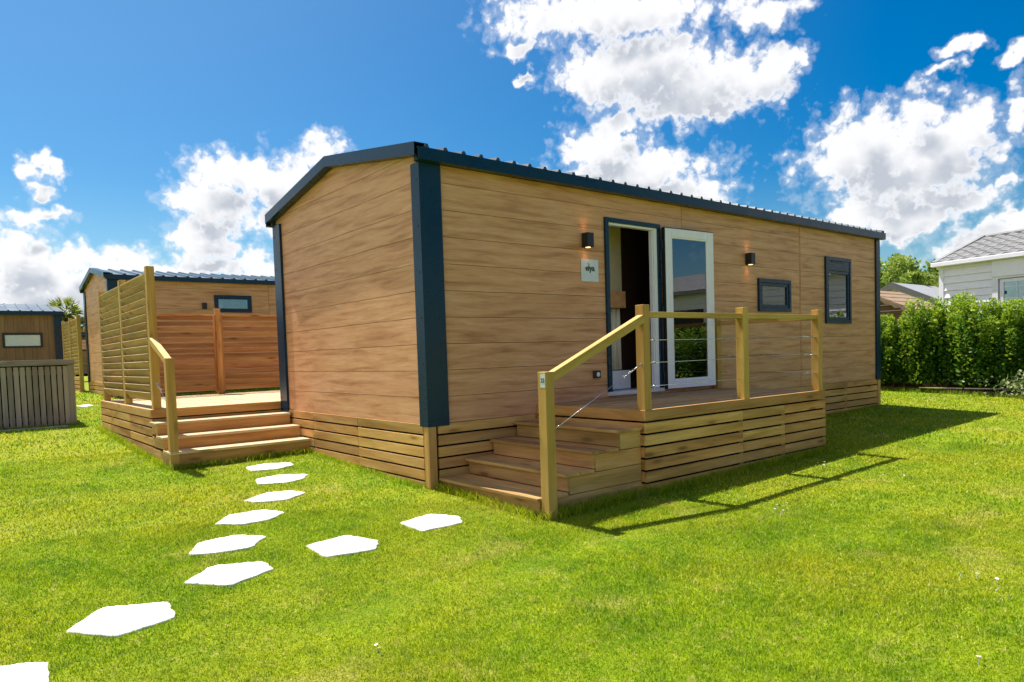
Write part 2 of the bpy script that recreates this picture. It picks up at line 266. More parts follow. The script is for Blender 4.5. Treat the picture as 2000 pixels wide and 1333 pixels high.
# ------------------------------------------------------------------ object helpers
def link(o, parent=None):
    COL.objects.link(o)
    if parent is not None: o.parent = parent
    return o
def tag(o, label=None, cat=None, group=None, kind=None):
    if label: o['label'] = label
    if cat: o['category'] = cat
    if group: o['group'] = group
    if kind: o['kind'] = kind
    return o
def empty(name, loc, label, cat, group=None, rz=0):
    o = bpy.data.objects.new(name, None); o.empty_display_size = 0.2; COL.objects.link(o); o.location = loc; o.rotation_euler = (0, 0, rz)
    return tag(o, label, cat, group)
FACES = [(0,3,2,1),(4,5,6,7),(0,1,5,4),(1,2,6,5),(2,3,7,6),(3,0,4,7)]
class MB:
    def __init__(s): s.v = []; s.f = []; s.gc = []; s.r = []
    def add(s, verts, faces, gc=None, rnd=None):
        b0 = len(s.v); rnd = random.random() if rnd is None else rnd; off = Vector((random.random()*40, random.random()*40, random.random()*40))
        for i, p in enumerate(verts):
            s.v.append(tuple(p)); g = gc[i] if gc else p
            s.gc.append((g[0]+off[0], g[1]+off[1], g[2]+off[2])); s.r.append(rnd)
        s.f += [tuple(b0+i for i in f) for f in faces]
    def box(s, x0, x1, y0, y1, z0, z1, grain=None, M4=None, rnd=None):
        vs = [Vector(p) for p in ((x0,y0,z0),(x1,y0,z0),(x1,y1,z0),(x0,y1,z0),(x0,y0,z1),(x1,y0,z1),(x1,y1,z1),(x0,y1,z1))]
        d = (abs(x1-x0), abs(y1-y0), abs(z1-z0)); g = 'xyz'.index(grain) if grain else d.index(max(d))
        oth = [i for i in range(3) if i != g]; oth.sort(key=lambda i: -d[i])
        gc = [(p[g], p[oth[0]], p[oth[1]]) for p in vs]
        if M4 is not None: vs = [M4 @ p for p in vs]
        s.add(vs, FACES, gc, rnd)
    def bar(s, a, b, wd, ht, up=(0, 0, 1), rnd=None):
        a = Vector(a); b = Vector(b); x = (b-a); L = x.length; x.normalize(); y = Vector(up).cross(x).normalized(); z = x.cross(y)
        m4 = Matrix((x, y, z)).transposed().to_4x4(); m4.translation = a
        s.box(0, L, -wd/2, wd/2, -ht/2, ht/2, 'x', m4, rnd)
    def tube(s, pts, r, n=8, cap=True):
        pts = [Vector(p) for p in pts]; rs = r if isinstance(r, (list, tuple)) else [r]*len(pts)
        vs = []; fs = []; gcs = []; acc = 0
        for i, p in enumerate(pts):
            d = (pts[min(i+1, len(pts)-1)] - pts[max(i-1, 0)]).normalized()
            u = d.cross(Vector((0.13, 0.21, 0.97) if abs(d.z) < 0.95 else (1, 0.1, 0))).normalized(); v = d.cross(u)
            if i: acc += (p-pts[i-1]).length
            for k in range(n):
                a = 2*math.pi*k/n; vs.append(p + (u*math.cos(a)+v*math.sin(a))*rs[i]); gcs.append((acc, math.cos(a)*rs[i], math.sin(a)*rs[i]))
        for i in range(len(pts)-1):
            for k in range(n): fs.append((i*n+k, i*n+(k+1) % n, (i+1)*n+(k+1) % n, (i+1)*n+k))
        if cap: fs.append(tuple(range(n-1, -1, -1))); fs.append(tuple((len(pts)-1)*n+k for k in range(n)))
        s.add(vs, fs, gcs)
    def prism(s, poly, axis, a, b, grain=None):
        # poly: 2D points in the other two axes (in xyz order), extruded along axis from a to b
        oth = [i for i in range(3) if i != axis]; vs = []
        for t_ in (a, b):
            for q in poly:
                p = [0, 0, 0]; p[axis] = t_; p[oth[0]] = q[0]; p[oth[1]] = q[1]; vs.append(p)
        n = len(poly); fs = [tuple(range(n)), tuple(range(2*n-1, n-1, -1))] + [(i, i+n, (i+1) % n+n, (i+1) % n) for i in range(n)]
        gc = None
        if grain is not None:
            o2 = [i for i in range(3) if i != grain]; gc = [(p[grain], p[o2[1]], p[o2[0]]) for p in vs]
        s.add(vs, fs, gc)
    def build(s, name, mat, parent=None, bevel=0.0, smooth=False, label=None):
        me = bpy.data.meshes.new(name); me.from_pydata(s.v, [], s.f); me.update()
        a = me.attributes.new('gc', 'FLOAT_VECTOR', 'POINT'); a.data.foreach_set('vector', np.array(s.gc, dtype=np.float32).ravel())
        a = me.attributes.new('rnd', 'FLOAT', 'POINT'); a.data.foreach_set('value', np.array(s.r, dtype=np.float32))
        bm = bmesh.new(); bm.from_mesh(me); bmesh.ops.recalc_face_normals(bm, faces=bm.faces); bm.to_mesh(me); bm.free()
        if smooth: me.polygons.foreach_set('use_smooth', [True]*len(me.polygons))
        me.materials.append(M[mat] if isinstance(mat, str) else mat)
        o = link(bpy.data.objects.new(name, me), parent)
        if bevel:
            bv = o.modifiers.new('bevel', 'BEVEL'); bv.width = bevel; bv.segments = 2; bv.limit_method = 'ANGLE'; bv.angle_limit = R_(40)
        if label: o['label'] = label
        return o
def B(name, mat, parent, *boxes, bevel=0.0, label=None):
    mb = MB()
    for b in boxes: mb.box(*b)
    return mb.build(name, mat, parent, bevel, label=label)

# ------------------------------------------------------------------ ground
def g(x, y):
    yy = max(y, -2.2); zy = -0.055+0.04*yy if yy < 12 else 0.425+0.02*(min(yy, 30)-12)
    return zy + 0.012*max(-1, min(x, 14))
def gnp(x, y):
    yy = np.maximum(y, -2.2); zy = np.where(yy < 12, -0.055+0.04*yy, 0.425+0.02*(np.minimum(yy, 30)-12))
    return zy + 0.012*np.clip(x, -1, 14)
def axis(near, far):
    a = list(np.arange(-near, near+.01, 0.5)); s_ = near
    while s_ < far:
        s_ *= 1.35; a = [-s_] + a + [s_]
    return np.array(a)
xs = axis(34, 1500); ys = axis(34, 1500); nx, ny = len(xs), len(ys)
X, Y = np.meshgrid(xs, ys); Z = gnp(X, Y)
me = bpy.data.meshes.new('lawn'); vs = np.stack([X.ravel(), Y.ravel(), Z.ravel()], 1)
fs = [(j*nx+i, j*nx+i+1, (j+1)*nx+i+1, (j+1)*nx+i) for j in range(ny-1) for i in range(nx-1)]
me.from_pydata(vs.tolist(), [], fs); me.materials.append(M['lawn'])
lawn = link(bpy.data.objects.new('lawn', me)); tag(lawn, kind='structure')

# ------------------------------------------------------------------ mobile homes
BOARD = 0.25; Z0 = 0.55
def cut(x0, x1, z0, z1, ops):
    """rects of [x0,x1]x[z0,z1] left outside the openings"""
    zs = sorted({z0, z1} | {z for o in ops for z in (o[2], o[3]) if z0 < z < z1})
    out = []
    for a, b_ in zip(zs, zs[1:]):
        zc = (a+b_)/2; segs = [(x0, x1)]
        for o in ops:
            if o[2] < zc < o[3]:
                ns = []
                for (p, q) in segs:
                    if o[1] <= p or o[0] >= q: ns.append((p, q)); continue
                    if p < o[0]: ns.append((p, o[0]))
                    if q > o[1]: ns.append((o[1], q))
                segs = ns
        out += [(p, q, a, b_) for p, q in segs if q-p > 1e-4]
    return out
RIDGE_Y, RIDGE_Z, EAVE_Z, WID, LEN = 1.80, 3.385, 3.065, 3.60, 9.25
def gable_z(y): return EAVE_Z-0.05 + (RIDGE_Z-EAVE_Z)*(1-abs(y-RIDGE_Y)/(RIDGE_Y+0.12))
def siding_long(root, ops, joints, length=LEN, yplane=0.0, sgn=1, name='siding'):
    mb = MB(); th = 0.018
    xb = [0.0] + joints + [length]
    for k in range(10):
        z0 = Z0+k*BOARD; z1 = min(z0+BOARD-0.0042, 2.985)
        for a, b_ in zip(xb, xb[1:]):
            rn = random.random(); off = random.random()*30
            for (p, q, u, v) in cut(a+(0.0 if a == 0 else 0.004), b_-(0.0 if b_ == length else 0.004), z0, z1, ops):
                n0 = len(mb.gc); mb.box(p, q, yplane, yplane+sgn*th, u, v, 'x', rnd=rn)
                mb.gc[n0:] = [(mb.v[i][0]+off, mb.v[i][2]+off, 0.0) for i in range(n0, len(mb.v))]
    o = mb.build(name, 'siding', root)
    mb = MB()
    for (p, q, u, v) in cut(0.02, length-0.02, Z0+0.01, 2.97, ops): mb.box(p, q, yplane+sgn*(th+0.004), yplane+sgn*0.06, u, v)
    mb.build('wall_core', 'groove', root)
    return o
def siding_gable(root, xplane, sgn, name='siding'):
    mb = MB(); k = 0
    while True:
        z0 = Z0+k*BOARD; z1 = z0+BOARD-0.0042; k += 1
        if z0 > gable_z(RIDGE_Y)-0.02: break
        # clip board by gable
        def ylim(z):
            if z <= gable_z(0): return (0.0, WID)
            fr = (z-gable_z(0))/(gable_z(RIDGE_Y)-gable_z(0)); return (RIDGE_Y*fr, WID-(WID-RIDGE_Y)*fr)
        zt = min(z1, gable_z(RIDGE_Y)-0.001); a, b_ = ylim(z0); c_, d_ = ylim(zt)
        poly = [(a, z0), (b_, z0)]
        if z0 < gable_z(0) < zt: poly += [(WID, gable_z(0)), (d_, zt), (c_, zt), (0.0, gable_z(0))]
        else: poly += [(d_, zt), (c_, zt)]
        n0 = len(mb.gc); off = random.random()*30; mb.prism(poly, 0, xplane, xplane+sgn*0.018)
        mb.gc[n0:] = [(mb.v[i][1]+off, mb.v[i][2]+off, 0.0) for i in range(n0, len(mb.v))]
    o = mb.build(name, 'siding', root)
    mb = MB(); mb.prism([(0.02, Z0+.01), (WID-.02, Z0+.01), (WID-.02, gable_z(0)-.01), (RIDGE_Y, gable_z(RIDGE_Y)-.02), (.02, gable_z(0)-.01)], 0, xplane+sgn*0.022, xplane+sgn*0.06)
    mb.build('wall_core', 'groove', root)
    return o
def skirting(root, p0, p1, ztop, zbot, joints=(), mat='pine', gap=0.0175, h=0.0915, name='skirting', th=0.022, caps=True):
    """slatted skirting between two plan points; front face lies on the line"""
    p0 = Vector((*p0, 0)); p1 = Vector((*p1, 0)); d = (p1-p0); L_ = d.length; d.normalize(); n = Vector((d.y, -d.x, 0))
    m4 = Matrix((d, -n, Vector((0, 0, 1)))).transposed().to_4x4(); m4.translation = p0
    mb = MB(); z = ztop; k = 0; js = [0.0]+list(joints)+[L_]
    while z > zbot:
        for a, b_ in zip(js, js[1:]):
            # long runs are made of boards of two lengths
            mb.box(a+0.001, b_-0.001, 0.0+random.uniform(-.0012, .0012), th, max(z-h, zbot-0.06), z, 'x', m4)
        z -= h+gap; k += 1
    o = mb.build(name, mat, root, bevel=0.003)
    mb = MB(); mb.box(0.01, L_-0.01, th+0.006, th+0.012, zbot-0.1, ztop-0.01, 'x', m4); mb.build('membrane', 'membrane', root)
    for j in list(joints):
        mb = MB(); mb.box(j-0.035, j+0.035, th+0.0005, th+0.005, zbot-.05, ztop-.01, 'z', m4); mb.build('batten', mat, root)
    return o
def text_mesh(name, body, size, mat, parent, origin, xdir, up, depth=0.0015, bold=0.0):
    cu = bpy.data.curves.new(name+'_curve', 'FONT'); cu.body = body; cu.size = size; cu.extrude = depth; cu.align_x = 'CENTER'; cu.offset = bold
    tmp = bpy.data.objects.new(name+'_tmp', cu); COL.objects.link(tmp); bpy.context.view_layer.update()
    me = bpy.data.meshes.new_from_object(tmp.evaluated_get(bpy.context.evaluated_depsgraph_get())); bpy.data.objects.remove(tmp); bpy.data.curves.remove(cu)
    x = Vector(xdir); z = Vector(up); nrm = x.cross(z); m4 = Matrix((x, z, nrm)).transposed().to_4x4(); m4.translation = Vector(origin)
    me.transform(m4); me.materials.clear(); me.materials.append(M[mat]); me.name = name
    return link(bpy.data.objects.new(name, me), parent)
def roof(root, length=LEN, rib_n=46):
    mb = MB(); t0 = 0.02
    # sheet: two slopes with trapezoid ribs running from eave to ridge
    x0, x1 = -0.085, length+0.055; pitch = (x1-x0)/rib_n; prof = []
    for k in range(rib_n):
        a = x0+k*pitch; prof += [(a, 0), (a+pitch*.36, 0), (a+pitch*.45, 0.035), (a+pitch*.58, 0.035), (a+pitch*.67, 0)]
    prof.append((x1, 0)); n = len(prof)
    ye, yr, yb = -0.10, RIDGE_Y, WID+0.10
    for (ya, za, yc, zc) in ((ye, EAVE_Z-0.003, yr, RIDGE_Z), (yb, EAVE_Z-0.003, yr, RIDGE_Z)):
        vs = [(p[0], ya, za+p[1]) for p in prof] + [(p[0], yc, zc+p[1]) for p in prof]
        vs += [(p[0], ya, za-0.01) for p in prof] + [(p[0], yc, zc-0.01) for p in prof]
        fs = [(i, i+1, n+i+1, n+i) for i in range(n-1)] + [(2*n+i, 3*n+i, 3*n+i+1, 2*n+i+1) for i in range(n-1)] + [(i, 2*n+i, 2*n+i+1, i+1) for i in range(n-1)]
        mb.add(vs, fs)
    r = mb.build('roof', 'roof', root)
    # eave gutters with open profiled ends
    for (y, s_) in ((-0.12, 1), (WID+0.12, -1)):
        mb = MB(); yo = y; yi = y+s_*0.006
        mb.box(-0.085, length+0.06, min(yo, yi), max(yo, yi), 2.952, 3.062)
        mb.box(-0.085, length+0.06, min(yi, yi+s_*0.075), max(yi, yi+s_*0.075), 2.952, 2.958)
        mb.box(-0.085, length+0.06, min(yo+s_*.006, yo+s_*0.022), max(yo+s_*.006, yo+s_*0.022), 3.056, 3.062)
        mb.build('gutter', 'anthracite', r, bevel=0.002)
        mb = MB(); ya, yb_ = sorted((y+s_*0.082, y+s_*0.135)); mb.box(-0.05, length+0.03, ya, yb_, 2.958, 3.05); mb.build('soffit', 'soffit', r)
    # gable verge trims
    for xa, xb_ in ((-0.105, -0.006), (length+0.006, length+0.075)):
        mb = MB(); zt = lambda y: EAVE_Z+0.035+(RIDGE_Z-EAVE_Z)*(1-abs(y-RIDGE_Y)/(RIDGE_Y+0.12)); hh = 0.115
        ys_ = (-0.085, RIDGE_Y, WID+0.085)
        for ya, yb_ in ((ys_[0], ys_[1]-0.001), (ys_[1]+0.001, ys_[2])):
            xo, xi = (xa, xb_) if xa < 0 else (xb_, xa); s_ = 1 if xi > xo else -1
            mb.prism([(ya, zt(ya)-hh), (yb_, zt(yb_)-hh), (yb_, zt(yb_)), (ya, zt(ya))], 0, xo, xo+s_*0.006)
            mb.prism([(ya, zt(ya)-0.006), (yb_, zt(yb_)-0.006), (yb_, zt(yb_)+0.001), (ya, zt(ya)+0.001)], 0, xo+s_*0.006, xi+s_*0.05)
            mb.prism([(ya, zt(ya)-hh), (yb_, zt(yb_)-hh), (yb_, zt(yb_)-hh+0.006), (ya, zt(ya)-hh+0.006)], 0, xo+s_*0.006, xi)
        mb.build('verge_trim', 'anthracite', r)
    return r
def corner_posts(root, length=LEN, screws=True):
    for (x, sx) in ((0, -1), (length, 1)):
        for (y, sy) in ((0, -1), (WID, 1)):
            p = 0.032; zb, zt = Z0-0.022, 2.953 if sy < 0 else 2.953
            mb = MB(); w1 = 0.205 if x == 0 and y == 0 else 0.12; w2 = 0.115 if y == 0 else 0.20
            if x > 0: w1 = 0.11
            xo = x+sx*p; yo = y+sy*p
            poly = [(xo, yo), (xo-sx*(w1+p), yo), (xo-sx*(w1+p), yo-sy*p), (xo-sx*p, yo-sy*p), (xo-sx*p, yo-sy*(w2+p)), (xo, yo-sy*(w2+p))]
            mb.prism(poly, 2, zb, zt); c_ = mb.build('corner_post', 'anthracite', root, bevel=0.003)
            if screws:
                for k in range(6 if x == 0 else 0):
                    z = 2.80-k*0.42
                    mb = MB(); mb.tube([(xo+sx*0.0, yo-sy*0.05, z), (xo+sx*0.004, yo-sy*0.05, z)], 0.009, 8); mb.build('screw', 'black', c_)
                    if y == 0:
                        mb = MB(); mb.tube([(xo-sx*0.17, yo, z), (xo-sx*0.17, yo+sy*0.004, z)], 0.009, 8); mb.build('screw', 'black', c_)
            # little wooden corner boards under the post
            zg = g(root.location.x+x, root.location.y+y)-root.location.z-0.05
            mb = MB(); xo = x+sx*0.028; yo = y+sy*0.028
            xa, xb_ = sorted((xo, xo-sx*0.085)); ya, yb_ = sorted((yo, yo-sy*0.020)); mb.box(xa, xb_, ya, yb_, zg, zb+0.0, 'z')
            xa, xb_ = sorted((xo, xo-sx*0.020)); ya, yb_ = sorted((yo-sy*0.021, yo-sy*0.090)); mb.box(xa, xb_, ya, yb_, zg, zb+0.0, 'z')
            mb.build('skirting_corner', 'pine', root, bevel=0.003)
def wall_lamp(root, x, z, lit=True):
    o = B('wall_lamp', 'black', root, (x-0.048, x+0.048, -0.105, -0.012, z-0.078, z+0.078), bevel=0.003)
    B('lamp_bracket', 'black', o, (x-0.03, x+0.03, -0.012, 0.0, z-0.05, z+0.05))
    for s_ in (-1, 1):
        mb = MB(); mb.tube([(x, -0.06, z+s_*0.0795), (x, -0.06, z+s_*0.077)], 0.028, 14); mb.build('lamp_lens', 'lamp_glow' if lit else 'black', o)
    if lit:
        for s_ in (-1, 1):
            ld = bpy.data.lights.new('lamp_light', 'SPOT'); ld.energy = 0.35; ld.color = (1, 0.52, 0.22); ld.spot_size = R_(95); ld.spot_blend = 0.9; ld.shadow_soft_size = 0.02
            l = bpy.data.objects.new('lamp_light', ld); link(l, o); l.location = (x, -0.045, z+s_*0.085); l.rotation_euler = (math.pi if s_ > 0 else 0, 0, 0)
def window(root, x0, x1, z0, z1, panel=0.0, y=0.0):
    fo = -0.035; fw = 0.055
    o = B('window', 'anthracite', root, (x0, x1, fo, 0.02, z0, z0+fw), (x0, x1, fo, 0.02, z1-fw, z1), (x0, x0+fw, fo, 0.02, z0+fw+.0005, z1-fw-.0005), (x1-fw, x1, fo, 0.02, z0+fw+.0005, z1-fw-.0005), bevel=0.003)
    tz = z1-fw
    if panel:
        mb = MB(); mb.box(x0+fw, x1-fw, -0.028, 0.015, z1-fw-panel, z1-fw-0.001); p_ = mb.build('shutter_box', 'anthracite', o, bevel=0.003)
        B('vent', 'black', p_, (x0+0.22*(x1-x0), x1-0.3*(x1-x0), -0.036, -0.0285, z1-fw-0.028, z1-fw-0.006)); tz -= panel
    fi = 0.045
    a, b_, c_, d_ = x0+fw+.001, x1-fw-.001, z0+fw+.001, tz-.001
    sh = B('sash', 'anthracite', o, (a, b_, -0.022, 0.012, c_, c_+fi), (a, b_, -0.022, 0.012, d_-fi, d_), (a, a+fi, -0.022, 0.012, c_+fi+.0005, d_-fi-.0005), (b_-fi, b_, -0.022, 0.012, c_+fi+.0005, d_-fi-.0005), bevel=0.003)
    B('pane', 'glass', o, (a+fi, b_-fi, -0.004, 0.0, c_+fi, d_-fi))
    B('pale_lining', 'white_pvc', o, (b_-fi-0.016, b_-fi-0.001, 0.001, 0.011, c_+fi, d_-fi))
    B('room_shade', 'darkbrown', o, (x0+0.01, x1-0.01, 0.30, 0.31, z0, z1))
    return o

# ---- main home
home = empty('mobile_home', (0, 0, 0), 'large wood clad mobile home with open white glass door, nearest to the camera', 'mobile home')
DOOR = (2.40, 3.36, 0.668, 2.69); W1 = (5.49, 6.34, 1.67, 2.135); W2 = (7.39, 8.22, 1.505, 2.56)
siding_long(home, [DOOR, W1, W2], [3.807, 6.635])
siding_gable(home, 0.0, 1)
BACK = (2.2, 4.3, 0.668, 2.69); siding_long(home, [BACK], [4.8, 6.9], yplane=WID, sgn=-1)  # unseen rear opening, added so daylight reaches the room behind the door
siding_gable(home, LEN, -1)
B('joint_trim', 'siding', home, (6.655, 6.668, -0.006, 0.0, Z0+.01, 2.95))
roof(home); corner_posts(home)
for nm, p0, p1, js in (('a', (0.09, -0.012), (LEN-0.06, -0.012), [1.2, 5.9, 6.9, 8.0]), ('b', (-0.012, WID-0.06), (-0.012, 0.095), [0.9, 2.1]), ('c', (LEN+0.012, 0.06), (LEN+0.012, WID-0.06), [1.5]), ('d', (LEN-0.06, WID+0.012), (0.06, WID+0.012), [3.0, 6.0])):
    zb = min(g(*p0), g(*p1))-0.03
    skirting(home, p0, p1, Z0-0.004, zb, js)
# door frame, leaf, interior
x0, x1, z0, z1 = DOOR
df = B('door_frame', 'anthracite', home, (x0, x0+0.055, -0.03, 0.05, z0+.045, z1), (x1-0.05, x1, -0.03, 0.05, z0+.045, z1), (x0+0.0555, x1-0.0505, -0.03, 0.05, z1-0.05, z1), bevel=0.003)
B('inner_frame', 'white_pvc', df, (x1-0.105, x1-0.051, -0.012, 0.06, z0+.046, z1-0.051), (x0+.056, x1-0.106, -0.01, 0.06, z1-0.075, z1-0.051), (x0+.056, x0+.066, -0.01, 0.06, z0+.046, z1-.076), (x1-0.128, x1-0.112, 0.0, 0.05, z0+.046, z1-.076), bevel=0.002)
B('threshold', 'floor', df, (x0, x1, -0.045, 0.07, z0, z0+0.044), bevel=0.003)
leaf = bpy.data.objects.new('door', None); link(leaf, home); leaf.location = (x1+0.012, -0.045, 0); leaf.rotation_euler = (0, 0, R_(-3.5))
lw, l0, l1, ft = 0.90, 0.695, 2.645, 0.115
B('door_leaf_frame', 'white_pvc', leaf, (0, ft, -0.045, 0.0, l0, l1), (lw-ft, lw, -0.045, 0.0, l0, l1), (ft+.0005, lw-ft-.0005, -0.045, 0.0, l0, l0+0.10), (ft+.0005, lw-ft-.0005, -0.045, 0.0, l1-0.10, l1), bevel=0.006)
B('glazing_bead', 'white_pvc', leaf, (ft, ft+.018, -0.038, -0.008, l0+.10, l1-.10), (lw-ft-.018, lw-ft, -0.038, -0.008, l0+.10, l1-.10), (ft+.0185, lw-ft-.0185, -0.038, -0.008, l0+.10, l0+.118), (ft+.0185, lw-ft-.0185, -0.038, -0.008, l1-.118, l1-.10), bevel=0.002)
B('pane', 'glass', leaf, (ft+.018, lw-ft-.018, -0.026, -0.020, l0+.118, l1-.118))
B('leaf_edge', 'black', leaf, (-0.006, -0.0005, -0.046, 0.006, l0, l1), (-0.006, lw, -0.045, 0.004, l1+.0005, l1+0.008))
mb = MB(); mb.tube([(lw-0.055, -0.046, 1.565), (lw-0.055, -0.085, 1.565), (lw+0.07, -0.088, 1.565)], 0.009, 10); mb.box(lw-0.07, lw-0.04, -0.052, -0.0455, 1.48, 1.65); mb.build('handle', 'white_pvc', leaf)
for z in (0.85, 1.65, 2.45):
    mb = MB(); mb.tube([(x1+0.004, -0.045, z-0.05), (x1+0.004, -0.045, z+0.05)], 0.012, 8); mb.build('hinge', 'black', df)
# room behind the door
B('room_lining', 'beige', home, (1.0, 1.03, 0.1, 3.5, 0.69, 2.9), (1.03, 2.2, 3.5, 3.53, 0.69, 2.9), (4.3, 4.6, 3.5, 3.53, 0.69, 2.9), (1.03, 4.6, 0.09, 3.5, 2.86, 2.9), (1.03, x0-0.01, 0.066, 0.085, 0.69, 2.86), (4.57, 4.6, 0.09, 3.5, 0.69, 2.86), (x1+0.01, 4.57, 0.066, 0.085, 0.69, 2.86))
B('room_floor', 'floor', home, (1.03, 4.57, 0.071, 3.56, 0.66, 0.69))
B('wardrobe', 'darkbrown', home, (3.30, 4.565, 0.55, 1.15, 0.691, 2.855))
rd = B('added_opening_frame', 'anthracite', home, (2.2, 2.27, 3.55, 3.63, .69, 2.69), (4.23, 4.3, 3.55, 3.63, .69, 2.69), (2.27, 4.23, 3.55, 3.63, 2.62, 2.69))  # frame of the added rear opening that lets daylight in
B('cupboard', 'beige', home, (2.96, 3.298, 0.56, 1.1, 1.93, 2.855)); B('shelf', 'siding', home, (2.96, 3.298, 0.50, 1.1, 1.72, 1.929)); B('low_bench', 'white_pvc', home, (2.96, 3.298, 0.45, 1.1, 0.70, 0.93)); B('alcove_back', 'beige', home, (2.96, 3.298, 0.75, 0.78, 0.931, 1.719))
mb = MB()
for i in range(7): mb.tube([(3.0+i*0.045, 0.60+0.02*(i % 2), 0.94), (3.0+i*0.043, 0.60+0.02*(i % 2), 1.715)], 0.027, 8)
mb.build('curtain', 'curtain', home, smooth=True)
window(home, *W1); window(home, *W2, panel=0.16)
wall_lamp(home, 2.085, 2.40); wall_lamp(home, 5.24, 2.385)
sg = B('name_sign', 'plate', home, (2.02, 2.288, -0.010, -0.004, 1.955, 2.203), bevel=0.001)
text_mesh('lettering', 'elya', 0.092, 'ink', sg, (2.154, -0.0125, 2.075), (1, 0, 0), (0, 0, 1), bold=0.0022)
mb = MB(); mb.prism([(2.126, 2.146), (2.119, 2.163), (2.123, 2.166), (2.130, 2.150)], 1, -0.0125, -0.0105); mb.prism([(2.136, 2.144), (2.150, 2.160), (2.152, 2.156), (2.141, 2.143)], 1, -0.0125, -0.0105); mb.build('leaf_mark', 'ink', sg)
so = B('wall_socket', 'black', home, (2.163, 2.267, -0.03, 0.0, 0.880, 0.965), bevel=0.005)
mb = MB(); mb.tube([(2.222, -0.0305, 0.922), (2.222, -0.034, 0.922)], 0.026, 14); mb.build('socket_face', 'white_pvc', so)

# ---- second home, same type, behind
home2 = empty('mobile_home', (-0.44, 13.0, 0.255), 'wood clad mobile home seen over the slatted screen behind the main one', 'mobile home')
V1 = (2.33, 3.26, 2.22, 2.655)
siding_long(home2, [V1], [3.72, 6.6]); siding_gable(home2, 0.0, 1); siding_long(home2, [], [3.8, 6.6], yplane=WID, sgn=-1); siding_gable(home2, LEN, -1)
roof(home2, rib_n=34); corner_posts(home2, screws=False)
for p0, p1 in (((0.09, -0.012), (LEN-0.06, -0.012)), ((-0.012, WID-0.06), (-0.012, 0.095))): skirting(home2, p0, p1, Z0-0.004, 0.12, [2.4])
window(home2, *V1); wall_lamp(home2, 2.08, 2.37, lit=False)

# ------------------------------------------------------------------ deck builder helpers
def planks(mb, x0, x1, y0, y1, z1, along, wdt=0.14, gap=0.006, th=0.027):
    if along == 'x':
        y = y0
        while y < y1-0.01: mb.box(x0, x1, y, min(y+wdt, y1), z1-th, z1, 'x'); y += wdt+gap
    else:
        x = x0
        while x < x1-0.01: mb.box(x, min(x+wdt, x1), y0, y1, z1-th, z1, 'y'); x += wdt+gap
def turnbuckle(mb, a, b):
    """small steel tensioner between two points"""
    a = Vector(a); b = Vector(b); d = (b-a); L_ = d.length; d.normalize(); u = d.cross(Vector((0, 0, 1)) if abs(d.z) < .9 else Vector((1, 0, 0))).normalized()
    for s_ in (-1, 1): mb.tube([a+d*L_*.30+u*s_*.009, a+d*L_*.72+u*s_*.009], 0.0035, 6)
    mb.tube([a, a+d*L_*.38], 0.004, 6); mb.tube([a+d*L_*.62, b], 0.004, 6)
    for q in (.30, .72): mb.tube([a+d*L_*q-u*.012, a+d*L_*q+u*.012], 0.006, 6)
    ring = [a+d*(0.010+0.014*math.cos(t_))+u.cross(d)*0.014*math.sin(t_) for t_ in np.linspace(0, 2*math.pi, 9)]; mb.tube(ring, 0.003, 5)
    ring = [b-d*(0.010-0.014*math.cos(t_))+u*0.012*math.sin(t_) for t_ in np.linspace(0, 2*math.pi, 9)]; mb.tube(ring, 0.0032, 5)
def cable(root, a, b, tb_end=0.0, both=False):
    a = Vector(a); b = Vector(b); d = (b-a).normalized()
    mb = MB(); mb.tube([a, b-d*tb_end], 0.0028, 6); c_ = mb.build('cable', 'steel', root, smooth=True)
    if tb_end:
        mb = MB(); turnbuckle(mb, b-d*tb_end, b); mb.build('tensioner', 'steel', c_, smooth=True)
    mb = MB(); mb.tube([a, a+d*0.03], 0.010, 8); mb.tube([a+d*0.085, a+d*0.11], 0.007, 8); mb.build('cable_clamp', 'steel', c_, smooth=True)
    return c_

# ---- front deck
dk = empty('front_deck', (2.9, -0.75, -0.05), 'timber deck with four treads and wire railing along the long wall of the main home', 'deck')
DX0, DX1, DY, DZ = 1.31, 4.50, -1.475, 0.645
off = Vector(dk.location)
class Off(MB):
    """builds in world coordinates, parented to an Empty elsewhere"""
    def __init__(s, root): super().__init__(); s.root = root
    def build(s, name, mat, parent=None, **k):
        o = super().build(name, mat, parent if parent is not None else s.root, **k)
        return o
def at_world(root):
    for c_ in root.children_recursive:
        if c_.parent == root: c_.matrix_parent_inverse = Matrix.Translation(-Vector(root.location))
mb = Off(dk); planks(mb, DX0+0.026, DX1-0.026, DY+0.026, -0.014, DZ-0.001, 'x'); mb.build('deck_boards', 'deck', bevel=0.003)
mb = Off(dk); mb.box(DX0, DX1, DY, DY+0.024, DZ-0.097, DZ+0.001, 'x'); mb.box(DX0, DX0+0.024, DY+0.0245, -0.014, DZ-0.097, DZ+0.001, 'y'); mb.box(DX1-0.024, DX1, DY+0.0245, -0.014, DZ-0.097, DZ+0.001, 'y'); mb.build('fascia', 'pine', bevel=0.003)
zt = DZ-0.114; hb = 0.0905
skirting(dk, (DX0, DY), (DX1, DY), zt, -0.13, [1.50, 2.30], h=hb, gap=0.0185)
skirting(dk, (DX0, -0.02), (DX0, DY+0.023), zt, -0.13, [], h=hb, gap=0.0185)
skirting(dk, (DX1, DY+0.023), (DX1, -0.02), zt, -0.10, [], h=hb, gap=0.0185)
PW = 0.09
def post(root, x, y, z0, z1, mat='pine_green', name='post'):
    mb = Off(root); mb.box(x-PW/2, x+PW/2, y-PW/2, y+PW/2, z0, z1, 'z'); return mb.build(name, mat, bevel=0.004)
PY = -1.425
px_ = [1.362, 2.90, 4.41]
for x in px_: post(dk, x, PY, DZ, 1.578)
post(dk, 4.41, -0.065, DZ, 1.555)
